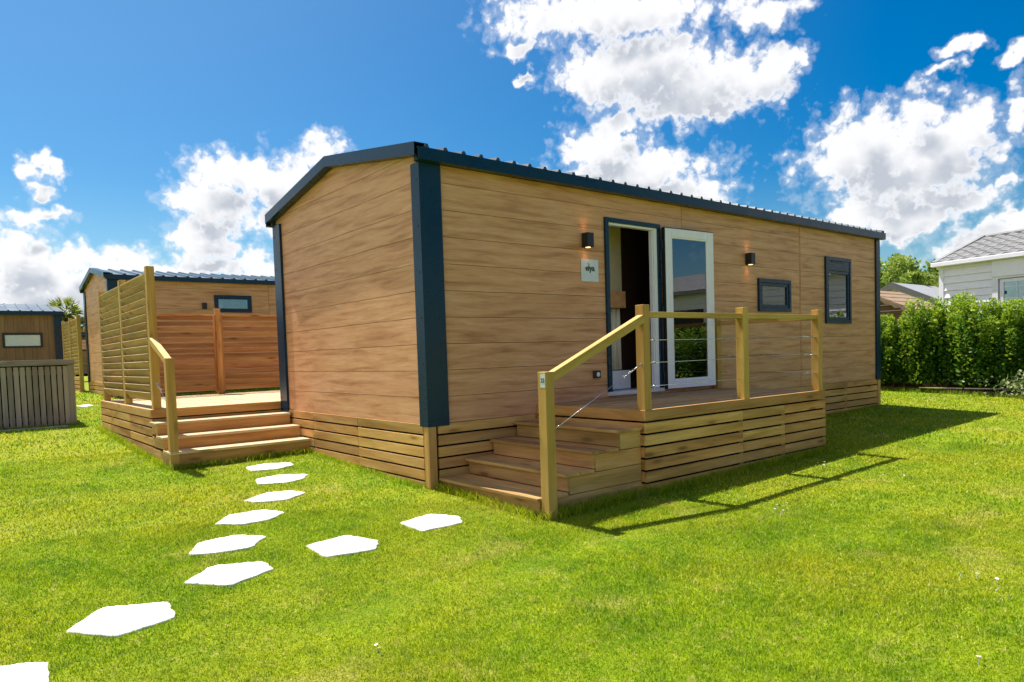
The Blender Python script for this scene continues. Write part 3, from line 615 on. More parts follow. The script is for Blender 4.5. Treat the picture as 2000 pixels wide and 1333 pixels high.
for a, b_ in zip(px_, px_[1:]):
    mb = Off(dk); mb.box(a+PW/2, b_-PW/2, PY-0.030, PY+0.04, 1.468, 1.518, 'x'); mb.build('top_rail', 'pine_green', bevel=0.004)
mb = Off(dk); mb.box(4.41-0.04, 4.41+0.04, PY+PW/2, -0.065-PW/2, 1.468, 1.518, 'y'); mb.build('top_rail', 'pine_green', bevel=0.004)
for z in (1.265, 1.063, 0.852):
    cable(dk, (px_[0]+PW/2, PY, z), (px_[2]-PW/2, PY, z), 0.24)
    cable(dk, (4.41, PY+PW/2, z+.01), (4.41, -0.065-PW/2, z+.01), 0.24)
# steps of the front deck
TX = [0.062+0.305*k for k in range(4)]; TZ = [0.048+0.150*k for k in range(4)]
YA, YB = -1.440, -0.035
for k in range(4):
    xe = TX[k]+0.33 if k < 3 else DX0-0.001
    mb = Off(dk); n_ = 2
    w_ = (xe-TX[k]-0.005)/2
    mb.box(TX[k], TX[k]+w_, YA, YB, TZ[k]-0.028, TZ[k], 'y'); mb.box(TX[k]+w_+0.005, xe, YA, YB, TZ[k]-0.028, TZ[k], 'y'); mb.build('tread', 'step', bevel=0.005)
    zb = (TZ[k-1] if k else -0.16)+0.001
    mb = Off(dk); mb.box(TX[k]+0.036, TX[k]+0.062, YA+0.02, YB-0.005, zb, TZ[k]-0.0285, 'y'); mb.build('riser', 'step', bevel=0.003)
    xs_ = TX[k]+0.063
    zbb = -0.16 if k == 0 else TZ[k-1]-0.026
    mb = Off(dk); mb.box(xs_, DX0-0.002, YA+0.022, YA+0.046, zbb, TZ[k]-0.031, 'x'); mb.build('side_board', 'step', bevel=0.003)
fp = post(dk, 0.142, -1.487, -0.17, 1.035)
tg = Off(dk); tg.box(0.0955, 0.0970, -1.528, -1.472, 0.915, 1.020); tgo = tg.build('number_tag', 'tag', fp)
cable(dk, (0.20, -1.46, 0.558), (px_[0]-PW/2, -1.44, 1.058), 0.27)
mb = Off(dk); mb.bar((0.187, -1.452, 0.975), (px_[0]-PW/2-0.001, -1.452, 1.455), 0.07, 0.072); mb.build('handrail', 'pine_green', bevel=0.004)
text_mesh('lettering', '22', 0.045, 'ink', tgo, (0.0945, -1.500, 0.955), (0, -1, 0), (0, 0, 1), depth=0.0006, bold=0.001)
at_world(dk)

# ---- side deck behind the gable wall
d2 = empty('side_deck', (0.2, 5.3, 0.1), 'pale sunlit timber deck with three treads beside the gable wall, left of the main home', 'deck')
X0, X1, Y0, Y1, Z2 = -1.60, 2.60, 3.655, 7.10, 0.655
mb = Off(d2); planks(mb, X0+0.026, X1, Y0+0.026, Y1-0.02, Z2-0.001, 'y'); mb.build('deck_boards', 'deck_pale', bevel=0.003)
mb = Off(d2); mb.box(X0, -0.034, Y0-0.04, Y0-0.016, Z2-0.10, Z2+0.001, 'x'); mb.box(X0+.002, -0.034, Y0-.0155, Y0+.0255, Z2-0.03, Z2-0.0005, 'x'); mb.build('fascia', 'pine_orange', bevel=0.003)
mb = Off(d2); mb.box(X0-0.001, X0+0.023, Y0-0.0155, Y1, Z2-0.10, Z2+0.001, 'y'); mb.build('fascia', 'pine', bevel=0.003)
skirting(d2, (X0, Y1), (X0, Y0-0.04), Z2-0.113, 0.03, [0.8, 2.2], h=0.093, gap=0.0185)
skirting(d2, (X0+0.024, Y0-0.04), (-0.034, Y0-0.04), Z2-0.113, 0.03, [0.9], h=0.093, gap=0.0185, mat='step')
skirting(d2, (X1, Y1), (X0, Y1), Z2-0.02, 0.1, [1.5], h=0.093, gap=0.0185)
SY = [3.29, 2.985, 2.68]; SZ = [0.515, 0.372, 0.228]; xa, xb_ = -1.625, -0.035
for k in range(3):
    yb = Y0-0.041 if k == 0 else SY[k-1]+0.02
    w_ = (yb-SY[k]-0.005)/2
    mb = Off(d2); mb.box(xa, xb_, SY[k], SY[k]+w_, SZ[k]-0.028, SZ[k], 'x'); mb.box(xa, xb_, SY[k]+w_+.005, yb-.001, SZ[k]-0.028, SZ[k], 'x'); mb.build('tread', 'deck_pale', bevel=0.004)
    zb = SZ[k+1] if k < 2 else 0.0
    mb = Off(d2); mb.box(xa+0.02, xb_-0.004, SY[k]+0.012, SY[k]+0.036, zb+.001, SZ[k]-0.0285, 'x'); mb.build('riser', 'pine_orange', bevel=0.003)
    mb = Off(d2); mb.box(xa+0.02, xa+0.044, SY[k]+0.037, Y0-0.068, zb-0.0 if k < 2 else 0.0, SZ[k]-0.030, 'y'); mb.build('side_board', 'step', bevel=0.003)
post(d2, -1.575, 2.735, 0.03, 1.255)
mb = Off(d2); mb.bar((-1.545, 3.60, 1.475), (-1.560, 2.785, 1.205), 0.07, 0.072); mb.build('handrail', 'pine_green', bevel=0.004)
cable(d2, (-1.545, 2.79, 0.59), (-1.525, 3.60, 0.985), 0.24)
at_world(d2)

# ------------------------------------------------------------------ louvred privacy screens
def louvre(root, p0, p1, zb, zt, n, mat, tilt=28, flip=1, mid=None, slat=0.105, frame=True):
    p0 = Vector((*p0, 0)); p1 = Vector((*p1, 0)); d = (p1-p0); L_ = d.length; d.normalize(); nn = Vector((d.y, -d.x, 0))*flip
    fw = 0.034; dep = 0.05
    base = Matrix((d, nn, Vector((0, 0, 1)))).transposed().to_4x4(); base.translation = p0
    mb = Off(root); pitch = (zt-zb-0.04)/n
    for k in range(n):
        zc = zb+0.02+pitch*(k+0.5)
        m4 = base @ Matrix.Translation((0, 0, zc)) @ Matrix.Rotation(R_(90-tilt)*-1, 4, 'X')
        mb.box(fw, L_-fw, -slat/2, slat/2, -0.008, 0.008, 'x', m4)
    pl = mb.build('slats', mat, bevel=0.002)
    if frame:
        mb = Off(root); mb.box(0, fw-.001, -dep/2, dep/2, zb, zt, 'z', base); mb.box(L_-fw+.001, L_, -dep/2, dep/2, zb, zt, 'z', base); mb.box(fw, L_-fw, -dep/2, dep/2, zt-0.03, zt, 'x', base)
        mb.build('panel_frame', mat, bevel=0.003)
s1 = empty('privacy_screen', (-1.53, 5.3, Z2), 'tall louvred wooden screen with three posts on the outer edge of the side deck', 'fence')
for y in (3.69, 5.36, 7.02): post(s1, -1.52, y, Z2, 2.36)
for a, b_ in ((3.736, 5.314), (5.406, 6.974)): louvre(s1, (-1.535, a), (-1.535, b_), 0.735, 2.29, 16, 'pine_screen', tilt=30, flip=1, slat=0.118)
at_world(s1)
s2 = empty('privacy_screen', (0.2, 7.02, Z2), 'orange brown louvred screen across the back of the side deck', 'fence')
for x in (0.20, 1.95): post(s2, x, 7.02, Z2, 2.12, mat='pine_orange')
for a, b_ in ((-1.47, 0.154), (0.246, 1.904)): louvre(s2, (a, 7.02), (b_, 7.02), 0.70, 2.02, 14, 'pine_orange', tilt=22, flip=1, slat=0.074)
at_world(s2)
s3 = empty('privacy_screen', (-0.62, 17.8, 0.55), 'distant louvred wooden screen at the far corner of the second home', 'fence')
for y in (16.75, 18.3, 19.85): post(s3, -0.60, y, 0.40, 2.62)
for a, b_ in ((16.80, 18.25), (18.35, 19.80)): louvre(s3, (-0.60, a), (-0.60, b_), 0.98, 2.55, 16, 'pine_screen', tilt=30, flip=1, slat=0.118)
skirting(s3, (-0.66, 19.9), (-0.66, 16.72), 0.93, 0.50, [1.5], h=0.093, gap=0.0185)
at_world(s3)

# ------------------------------------------------------------------ slatted bin enclosure, left
en = empty('slatted_enclosure', (-3.6, 8.6, 0.25), 'low weathered grey slatted timber enclosure standing on the lawn at far left', 'fence')
ex0, ex1, ey0, ey1, ez0, ez1 = -4.912, -1.815, 8.0, 9.3, 0.21, 1.325
mb = Off(en)
mb.box(ex0, ex1, ey0-0.02, ey0+0.10, ez1-0.085, ez1, 'x'); mb.box(ex1-0.10, ex1, ey0+0.101, ey1, ez1-0.085, ez1, 'y'); mb.box(ex0, ex1-0.101, ey1-0.1, ey1, ez1-0.085, ez1, 'x')
mb.build('top_beam', 'grey_wood', bevel=0.004)
for (x, y) in ((ex1-0.055, ey0+0.045), (ex1-0.055, ey1-0.05), (ex0+0.055, ey0+0.045), (ex0+0.055, ey1-0.05), (-3.35, ey0+0.045)): post(en, x, y, ez0-0.06, ez1-0.086, mat='grey_wood')
mb = Off(en); x = ex0+0.11
while x < ex1-0.16: mb.box(x, x+0.067, ey0+0.012, ey0+0.032, ez0+0.0, ez1-0.105+random.uniform(-.004, .004), 'z'); x += 0.083
mb.build('slats', 'grey_wood', bevel=0.002)
mb = Off(en); y = ey0+0.12
while y < ey1-0.12: mb.box(ex1-0.034, ex1-0.014, y, y+0.066, ez0, ez1-0.16, 'z'); y += 0.090
mb.build('slats', 'grey_wood', bevel=0.002)
mb = Off(en); mb.box(ex0+0.1, ex1-0.1, ey0+0.036, ey0+0.06, ez0+0.12, ez0+0.2, 'x'); mb.box(ex0+0.1, ex1-0.1, ey0+0.036, ey0+0.06, ez1-0.24, ez1-0.16, 'x'); mb.box(ex0+0.1, ex1-0.1, ey1-0.06, ey1-0.03, ez0, ez1-0.09, 'x'); mb.build('inner_rail', 'shed_wood')
mb = Off(en); mb.box(ex0+0.1, ex1-0.1, ey0+0.065, ey0+0.075, ez0+0.02, ez1-0.09, 'x'); mb.build('lining', 'membrane')
at_world(en)
mb = MB(); mb.box(-4.9, -1.98, 7.70, 7.86, 0.18, g(-2, 7.8)+0.012); sl = mb.build('edging_strip', 'concrete'); tag(sl, 'narrow pale concrete edging in the grass before the grey enclosure', 'edging')

# ------------------------------------------------------------------ far homes at left
h3 = empty('mobile_home', (-3.4, 24, 0.6), 'brown mobile home with vertical boards and one long low window, far left', 'mobile home')
xr = -0.40; zb_ = 0.9; ze = 3.08
mb = Off(h3); x = -7.0
while x < xr-0.05: mb.box(x, min(x+0.24, xr), 24.0, 24.02, zb_, ze, 'z'); x += 0.246
mb.build('siding', 'brown_clad')
mb = Off(h3); mb.box(-7.0, xr, 24.022, 27.6, 0.5, ze-0.02); mb.build('wall', 'membrane')
mb = Off(h3); mb.box(-7.0, xr, 23.99, 24.015, 0.5, zb_-.001, 'x'); mb.build('skirting', 'shed_wood')
mb = Off(h3); mb.box(xr-0.02, xr+0.24, 23.93, 24.10, 0.5, ze); mb.build('corner_post', 'anthracite')
mb = Off(h3); mb.box(xr+.02, xr+0.1, 24.101, 27.7, 0.5, ze); mb.build('end_wall', 'anthracite')
mb = Off(h3); mb.prism([(23.84, ze), (23.84, ze+0.12), (25.8, ze+0.50), (27.8, ze+0.12), (27.8, ze)], 0, -7.1, xr+0.26); rr = mb.build('roof', 'roof')
mb = Off(h3)
for k in range(22): mb.bar((-7.0+k*0.33, 23.85, ze+0.13), (-7.0+k*0.33, 25.8, ze+0.51), 0.05, 0.04)
mb.build('roof_ribs', 'roof', rr)
mb = Off(h3); mb.box(-7.1, xr+0.26, 23.80, 23.84, ze-0.02, ze+0.12); mb.build('gutter', 'anthracite', rr)
mb = Off(h3); mb.box(-1.93, -0.78, 23.96, 24.0, 1.94, 2.00); mb.box(-1.93, -0.78, 23.96, 24.0, 2.38, 2.45); mb.box(-1.93, -1.86, 23.96, 24.0, 2.001, 2.379); mb.box(-0.85, -0.78, 23.96, 24.0, 2.001, 2.379); wf = mb.build('window', 'black')
mb = Off(h3); mb.box(-1.86, -0.85, 23.985, 23.995, 2.0, 2.38); mb.build('pane', 'plate', wf)
at_world(h3)
h4 = empty('mobile_home', (2.6, 32, 0.7), 'small orange brown mobile home glimpsed far off beside the palm', 'mobile home')
mb = Off(h4)
for k in range(11): mb.box(0.45, 6.0, 32.0, 32.02, 0.9+k*0.19, 0.9+k*0.19+0.18, 'x')
mb.build('siding', 'orange_clad')
mb = Off(h4); mb.box(0.45, 6.0, 32.022, 35.5, 0.5, 2.97); mb.build('wall', 'membrane')
mb = Off(h4); mb.prism([(31.85, 2.97), (31.85, 3.06), (33.7, 3.42), (35.6, 3.06), (35.6, 2.97)], 0, 0.35, 6.1); mb.build('roof', 'roof')
mb = Off(h4); mb.box(1.03, 1.9, 31.95, 31.998, 1.95, 2.80); wf = mb.build('window', 'black')
mb = Off(h4); mb.box(1.10, 1.83, 31.94, 31.949, 2.02, 2.73); mb.build('pane', 'glass', wf)
at_world(h4)

# ------------------------------------------------------------------ leaves
def leaf_mesh(name, P, N, size, rnd, mat, parent, aspect=0.55, fold=0.25):
    """one mesh of folded leaf blades (two triangles pairs) at points P with directions N"""
    n = len(P); N = N/np.linalg.norm(N, axis=1, keepdims=True)
    a = rng.normal(size=(n, 3)); T = np.cross(N, a); T /= np.linalg.norm(T, axis=1, keepdims=True)
    s_ = size.reshape(-1, 1); Bn = np.cross(N, T)
    tip = P+N*s_; l = P+N*s_*0.45+T*s_*aspect*0.5+Bn*s_*fold*0.3; r = P+N*s_*0.45-T*s_*aspect*0.5+Bn*s_*fold*0.3
    V = np.stack([P, l, tip, r], 1).reshape(-1, 3).astype(np.float32)
    idx = np.arange(n)*4; F = np.stack([idx, idx+1, idx+2, idx, idx+2, idx+3], 1).reshape(-1)
    me = bpy.data.meshes.new(name); me.vertices.add(4*n); me.vertices.foreach_set('co', V.ravel())
    me.loops.add(6*n); me.loops.foreach_set('vertex_index', F.astype(np.int32)); me.polygons.add(2*n)
    me.polygons.foreach_set('loop_start', np.arange(0, 6*n, 3, dtype=np.int32)); me.polygons.foreach_set('loop_total', np.full(2*n, 3, dtype=np.int32))
    at = me.attributes.new('rnd', 'FLOAT', 'POINT'); at.data.foreach_set('value', np.repeat(np.clip(rnd, 0, 1), 4).astype(np.float32))
    me.update(calc_edges=True); me.materials.append(mat)
    return link(bpy.data.objects.new(name, me), parent)
# palm
pm = empty('palm_tree', (0.15, 25.5, 0.6), 'palm with a spiky crown rising behind the brown home at far left', 'palm tree')
mb = MB(); mb.tube([(0, 0, -0.1), (0.02, 0, 1.2), (0, 0, 2.55)], [0.16, 0.13, 0.12], 10); mb.build('trunk', 'bark', pm)
Pp, Nn, Sz, Rr = [], [], [], []
for (cx, cz, sc) in ((-0.05, 2.60, 0.85), (0.62, 2.25, 0.5)):
    for k in range(26):
        a = random.uniform(0, 2*math.pi); e = random.uniform(-0.5, 1.2); d = np.array([math.cos(a)*math.cos(e), math.sin(a)*math.cos(e), math.sin(e)])
        c0 = np.array([cx, 0, cz]); c1 = c0+d*random.uniform(.25, .42)*sc
        for j in range(16):
            aa = rng.normal(size=3)*0.36; dd = d+aa; Pp.append(c1); Nn.append(dd+np.array([0, 0, -.15])); Sz.append(random.uniform(.36, .56)*sc); Rr.append(random.random())
leaf_mesh('fronds', np.array(Pp), np.array(Nn), np.array(Sz), np.array(Rr), M['palm'], pm, aspect=0.10)

# ------------------------------------------------------------------ hedge along the right
hd = empty('hedge', (12.6, -3.0, 0.05), 'tall leafy green hedge running along the right side of the lawn', 'hedge')
def hedge_x(y): return np.where(y > 1.1, 12.3+(y-1.1)*0.15, 12.3+(1.1-y)*0.19)*(y > -1.5) + (y <= -1.5)*(12.79)
Pp = []; Nn = []; Sz = []; Rr = []
def hedge_part(ya, yb_, nstem, nleaf_each, lsz):
    for i in range(nstem):
        y = random.uniform(ya, yb_); x = float(hedge_x(np.array(y)))+0.35+random.gauss(0, 0.20); zb = g(x, y)
        top = 1.62+0.05*math.sin(y*2.3+1)+random.choice((-.40, -.25, -.12, -.02, .06, .14, .24, .32))
        if -0.05 < y < 0.12: top += 0.12
        top -= 0.02
        if y > 0.75: top -= 0.26
        lean = np.array([random.gauss(0, .08), random.gauss(0, .08)])
        n = int(nleaf_each*random.uniform(.7, 1.3)); tt = rng.random(n)**0.75
        lo = 0.14 if random.random() < .5 else 0.45
        z = zb+lo+tt*(top-lo); rad = (0.19*(1-tt**1.8)+0.03)
        ang = rng.random(n)*2*np.pi; rr = rad*np.sqrt(rng.random(n))
        xx = x+lean[0]*tt+np.cos(ang)*rr; yy = y+lean[1]*tt+np.sin(ang)*rr
        Pp.append(np.stack([xx, yy, z], 1)); Nn.append(np.stack([np.cos(ang)*.8+rng.normal(size=n)*.35, np.sin(ang)*.8+rng.normal(size=n)*.35, rng.normal(size=n)*.4+.55], 1))
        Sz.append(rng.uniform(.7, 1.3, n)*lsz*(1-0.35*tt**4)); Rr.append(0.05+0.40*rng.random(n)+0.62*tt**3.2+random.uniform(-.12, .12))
hedge_part(-2.2, 3.2, 380, 330, 0.082)
hedge_part(-14.0, -2.2, 240, 170, 0.085)
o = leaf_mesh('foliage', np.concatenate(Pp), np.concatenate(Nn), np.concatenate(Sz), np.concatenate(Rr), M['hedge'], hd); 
for i in range(16):
    y = random.uniform(-2, 2.3); x = float(hedge_x(np.array(y)))+0.3+random.gauss(0, .1); zb = g(x, y)-0.05
    mb = Off(hd); mb.tube([(x, y, zb), (x+random.gauss(0, .05), y+random.gauss(0, .07), zb+0.5), (x+random.gauss(0, .1), y+random.gauss(0, .12), zb+1.1)], [0.018, 0.014, 0.008], 6); mb.build('stem', 'bark')
at_world(hd)
ps = empty('shrub', (12.28, -1.45, g(12.28, -1.45)), 'small pale leaved shrub at the foot of the hedge, right edge', 'shrub')
n = 700; Pl = rng.normal(size=(n, 3))*np.array([.17, .26, .12])+np.array([0, 0, .22]); Pl[:, 2] = np.abs(Pl[:, 2])
leaf_mesh('foliage', Pl, rng.normal(size=(n, 3))+np.array([0, 0, .6]), rng.uniform(.05, .09, n), rng.random(n), M['shrub'], ps)
mb = MB()
for k in range(6): mb.tube([(0, 0, -.03), (random.gauss(0, .08), random.gauss(0, .15), .25)], .006, 5)
mb.build('stem', 'bark', ps)
# dark slatted fence right behind the hedge
fe = empty('slatted_fence', (13.3, -3, 0.05), 'dark horizontal board fence showing through gaps under the hedge', 'fence')
mb = Off(fe)
for k in range(7): mb.box(13.28, 13.30, -9.0, 4.2, 0.16+k*0.19, 0.16+k*0.19+0.145, 'y')
mb.build('boards', 'shed_wood'); 
for y in (-8.5, -6.6, -4.7, -2.8, -0.9, 1.0, 2.9, 4.1): post(fe, 13.36, y, -0.1, 1.5, mat='shed_wood')
at_world(fe)
mb = MB(); xs_ = np.linspace(0, 1, 12)
mb.box(12.35, 13.9, -14, 4.5, 0.0, 0.13); bd = mb.build('planting_bed', plain('bed_soil', (0.035, 0.028, 0.020), 0.95, nvar=0.4, nscale=9, bump=0.8, bscale=30)); tag(bd, kind='structure')

# ------------------------------------------------------------------ white mobile home, right
wh = empty('mobile_home', (15.5, 1.25, 0.1), 'white lap sided mobile home with grey tiled roof behind the hedge', 'mobile home', rz=R_(-90-12))
# local x runs along the wall (towards the viewer's right), local y points away from the garden
wl = 7.4; dpt = 3.9
def lap(mb, x0, x1, z0, z1, y=0.0, h=0.172):
    z = z0
    while z < z1-0.01:
        zt_ = min(z+h, z1); mb.prism([(y-0.030, z), (y+0.0, z), (y+0.0, zt_), (y-0.004, zt_)], 0, x0, x1); z += h
mb = MB(); WX0, WX1, WZ0, WZ1 = 1.34, 3.15, 1.30, 2.47
lap(mb, 0.10, 1.22, 0.55, 2.86); lap(mb, 1.22, 3.30, 0.55, WZ0-.05); lap(mb, 3.30, wl, 0.55, 2.86); mb.build('siding', 'white_side', wh)
B('wall', 'white_side', wh, (0.02, wl, 0.03, dpt, 0.5, 2.86)); B('skirting', 'concrete', wh, (0.05, wl, -0.01, 0.025, -0.1, 0.54))
B('corner_post', 'white_pvc', wh, (-0.01, 0.10, -0.035, 0.10, 0.5, 2.86)); B('shutter_box', 'white_side', wh, (1.22, 3.30, -0.07, 0.0, 2.475, 2.86), bevel=0.01)
fr_ = B('window', 'white_pvc', wh, (1.22, WX0, -0.05, 0.0, WZ0-.06, 2.474), (WX1, 3.30, -0.05, 0.0, WZ0-.06, 2.474), (WX0+.001, WX1-.001, -0.05, 0.0, WZ0-.06, WZ0), (WX0+.001, WX1-.001, -0.05, 0.0, WZ1-.04, 2.474))
B('sash', 'white_pvc', fr_, (WX0+.03, WX0+.10, -0.03, 0.0, WZ0+.03, WZ1-.06), (WX0+.101, WX1-.05, -0.03, 0, WZ1-.13, WZ1-.06), (WX0+.101, WX1-.05, -0.03, 0, WZ0+.03, WZ0+.1))
B('pane', 'glass', fr_, (WX0+.10, WX1-.05, -0.012, -0.008, WZ0+.1, WZ1-.13)); B('blind', 'plate', fr_, (WX0+.02, WX1-.02, 0.012, 0.018, WZ0, WZ1))
mb = MB()
for k in range(6): mb.box(WX0+.10+k*.28, WX0+.115+k*.28, -0.022, -0.0135, WZ0+.1, WZ1-.13)
for k in range(4): mb.box(WX0+.10, WX1-.05, -0.0215, -0.0125, WZ0+.15+k*.26, WZ0+.165+k*.26)
mb.build('glazing_bars', 'white_pvc', fr_)
GZ = 2.86
B('gutter', 'white_side', wh, (-0.12, wl+.1, -0.19, -0.08, GZ, GZ+0.10), (-0.12, wl+.1, -0.079, 0.03, GZ+.001, GZ+0.02), bevel=0.02)
# pantile roof: rows of overlapping tiles with rolled profile
mb = MB(); rows = 7; ya, za, yr_, zr_ = -0.16, GZ+0.085, 1.90, GZ+0.80
tw = 0.30; xw = wl+0.15
for r_i in range(rows):
    for side in (0, 1):
        f0, f1 = r_i/rows, (r_i+1)/rows+0.02
        yA, zA = ya+(yr_-ya)*f0, za+(zr_-za)*f0+0.030; yB_, zB_ = ya+(yr_-ya)*f1, za+(zr_-za)*f1+0.004
        if side: yA = 2*yr_-yA; yB_ = 2*yr_-yB_
        nseg = 8; prof = []
        xcur = -0.02
        while xcur < xw:
            for s_ in range(nseg):
                u = s_/nseg; prof.append((xcur+u*tw, 0.032*max(0, math.sin(math.pi*min(1, u/0.55))) if u < .55 else -0.006*math.sin(math.pi*(u-.55)/.45)))
            xcur += tw
        n = len(prof); vs = [(p[0], yA, zA+p[1]) for p in prof]+[(p[0], yB_, zB_+p[1]) for p in prof]+[(p[0], yA, zA-0.03) for p in prof]
        fs = [(i, i+1, n+i+1, n+i) for i in range(n-1)]+[(2*n+i, 2*n+i+1, i+1, i) for i in range(n-1)]
        mb.add(vs, fs)
rf_ = mb.build('roof', 'tile', wh)
mb = MB(); mb.tube([(-0.02, yr_, zr_+0.02), (xw, yr_, zr_+0.02)], 0.06, 10); mb.build('ridge_tiles', 'tile', rf_)
mb = MB()
for yy in (ya, 2*yr_-ya): mb.bar((-0.05, yy, za-0.0), (-0.05, yr_, zr_+0.03), 0.12, 0.09)
mb.build('verge_trim', 'tile', rf_)
mb = MB(); mb.prism([(0.03, 2.86), (dpt-.03, 2.86), (yr_, zr_-.05)], 0, 0.03, 0.06); mb.build('gable', 'white_side', wh)
wh2 = empty('mobile_home', (13.9, -7.6, 0.0), 'white mobile home reflected in the glass door of the main home', 'mobile home', rz=R_(-94))
mb = MB(); lap(mb, 0.0, 8.0, 0.5, 2.86); mb.build('siding', 'white_side', wh2); B('wall', 'white_side', wh2, (0.02, 8, 0.03, 3.9, 0.4, 2.86)); 
mb = MB(); mb.prism([(-0.2, 2.86), (-0.2, 2.98), (1.95, 3.72), (4.1, 2.98), (4.1, 2.86)], 0, -0.1, 8.1); mb.build('roof', 'tile', wh2)
B('window', 'black', wh2, (1.5, 3.0, -0.04, 0.0, 1.4, 2.4), (4.6, 6.0, -0.04, 0.0, 1.4, 2.4))

# ------------------------------------------------------------------ shed and grey gabled house beyond the hedge
sh = empty('garden_shed', (16.3, 3.4, 0.15), 'brown board shed with a wavy edged shingle roof, between hedge and main home', 'shed')
# gable end faces the garden (-x); ridge runs in x; right slope (towards -y) is seen
ry_, rz_, ey_, ez_ = 3.50, 2.66, 2.05, 1.98
mb = Off(sh)
for k in range(15):
    z0_ = 0.1+k*0.16; z1_ = z0_+0.152
    def hw(z): return 1.30 if z < 2.02 else max(0.0, 1.30*(1-(z-2.02)/(rz_-0.06-2.02)))
    if hw(z0_) <= 0.02: break
    mb.prism([(ry_-hw(z0_), z0_), (ry_+hw(z0_), z0_), (ry_+hw(z1_), z1_), (ry_-hw(z1_), z1_)], 0, 16.30, 16.33, grain=1)
mb.build('wall', 'shed_wood')
mb = Off(sh); mb.box(16.33, 18.4, ry_-1.30, ry_+1.30, 0.1, 1.98); mb.build('side_wall', 'shed_wood')
mb = Off(sh); rr_ = 5
for side in (-1, 1):
    for i in range(rr_):
        f0, f1 = i/rr_, (i+1)/rr_+.02
        y0_, z0_ = ry_+side*(ry_-ey_)*(1-f0), ez_+(rz_-ez_)*f0; y1_, z1_ = ry_+side*(ry_-ey_)*(1-f1), ez_+(rz_-ez_)*f1
        mb.add([(16.08, y0_, z0_+.02), (18.6, y0_, z0_+.02), (18.6, y1_, z1_+.005), (16.08, y1_, z1_+.005), (16.08, y0_, z0_-.01), (18.6, y0_, z0_-.01), (18.6, y1_, z1_-.02), (16.08, y1_, z1_-.02)], FACES)
mb.build('roof', 'felt')
mb = Off(sh)
for side in (-1, 1):
    pts = [(ry_+side*(ry_-ey_)*(1-f_), ez_+(rz_-ez_)*f_-0.01) for f_ in np.linspace(0, 1, 25)]
    low = [(p[0], p[1]-0.10-0.03*math.cos(i*math.pi/2.0)) for i, p in enumerate(pts)]
    for i in range(24): mb.prism([pts[i], pts[i+1], low[i+1], low[i]], 0, 16.05, 16.078)
mb.build('bargeboard', 'felt')
at_world(sh)
gh = empty('house', (21.5, 5.0, 0.2), 'pale gable end with dark verge boards peeping over the brown shed', 'house')
gy, gz_, gw = 4.55, 3.12, 1.65
mb = Off(gh); mb.prism([(gy-gw, 0.1), (gy+gw, 0.1), (gy+gw, 2.25), (gy, gz_-0.15), (gy-gw, 2.25)], 0, 21.0, 25.0); mb.build('wall', 'white_side')
mb = Off(gh)
for side in (-1, 1): mb.prism([(gy, gz_), (gy+side*(gw+.25), gz_-(0.87*(gw+.25)/gw)*0.93), (gy+side*(gw+.25), gz_-(0.87*(gw+.25)/gw)*0.93-.1), (gy, gz_-.12)], 0, 20.8, 25.2)
mb.build('roof', plain('pale_grey_sheet', (0.34, 0.34, 0.36), 0.5))
mb = Off(gh)
for side in (-1, 1): mb.prism([(gy, gz_+.01), (gy+side*(gw+.27), gz_-(0.87*(gw+.25)/gw)*0.93+.01), (gy+side*(gw+.27), gz_-(0.87*(gw+.25)/gw)*0.93-.17), (gy, gz_-.20)], 0, 20.70, 20.79)
mb.build('verge_board', plain('grey_verge', (0.14, 0.135, 0.14), 0.6))
at_world(gh)

# ------------------------------------------------------------------ tree
tr_ = empty('tree', (26.0, 5.7, 0.2), 'broad leafy green tree rising behind the shed and white home', 'tree')
mb = MB(); mb.tube([(0, 0, -.1), (0.1, 0, 1.2), (0, .1, 2.2)], [.22, .17, .13], 10)
cl = []; random.seed(21)
for k in range(30):
    a = k*2.4; r1 = 2.7*math.sqrt((k+.5)/24); c_ = Vector((math.cos(a)*r1*.8, math.sin(a)*r1, (random.uniform(3.2, 3.85) if k % 2 else random.uniform(1.7, 3.2))-0.07*r1*r1)); cl.append(c_)
    mb.tube([(0, .1, random.uniform(1.4, 2.2)), (c_.x*.5, c_.y*.5, c_.z*.75), tuple(c_)], [.07, .04, .015], 6)
mb.build('trunk', 'bark', tr_)
Pp = []; Nn = []; Sz = []; Rr = []
for c_ in cl:
    for j in range(7):
        q = np.array(c_)+rng.normal(size=3)*np.array([.45, .55, .32]); n = 170; d = rng.normal(size=(n, 3)); d /= np.linalg.norm(d, axis=1, keepdims=True)
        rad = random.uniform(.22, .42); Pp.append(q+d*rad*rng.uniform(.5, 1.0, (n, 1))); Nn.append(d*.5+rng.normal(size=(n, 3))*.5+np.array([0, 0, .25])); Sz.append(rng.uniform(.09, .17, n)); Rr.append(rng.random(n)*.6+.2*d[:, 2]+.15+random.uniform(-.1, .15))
leaf_mesh('crown', np.concatenate(Pp), np.concatenate(Nn), np.concatenate(Sz), np.concatenate(Rr), M['tree'], tr_, aspect=0.8)

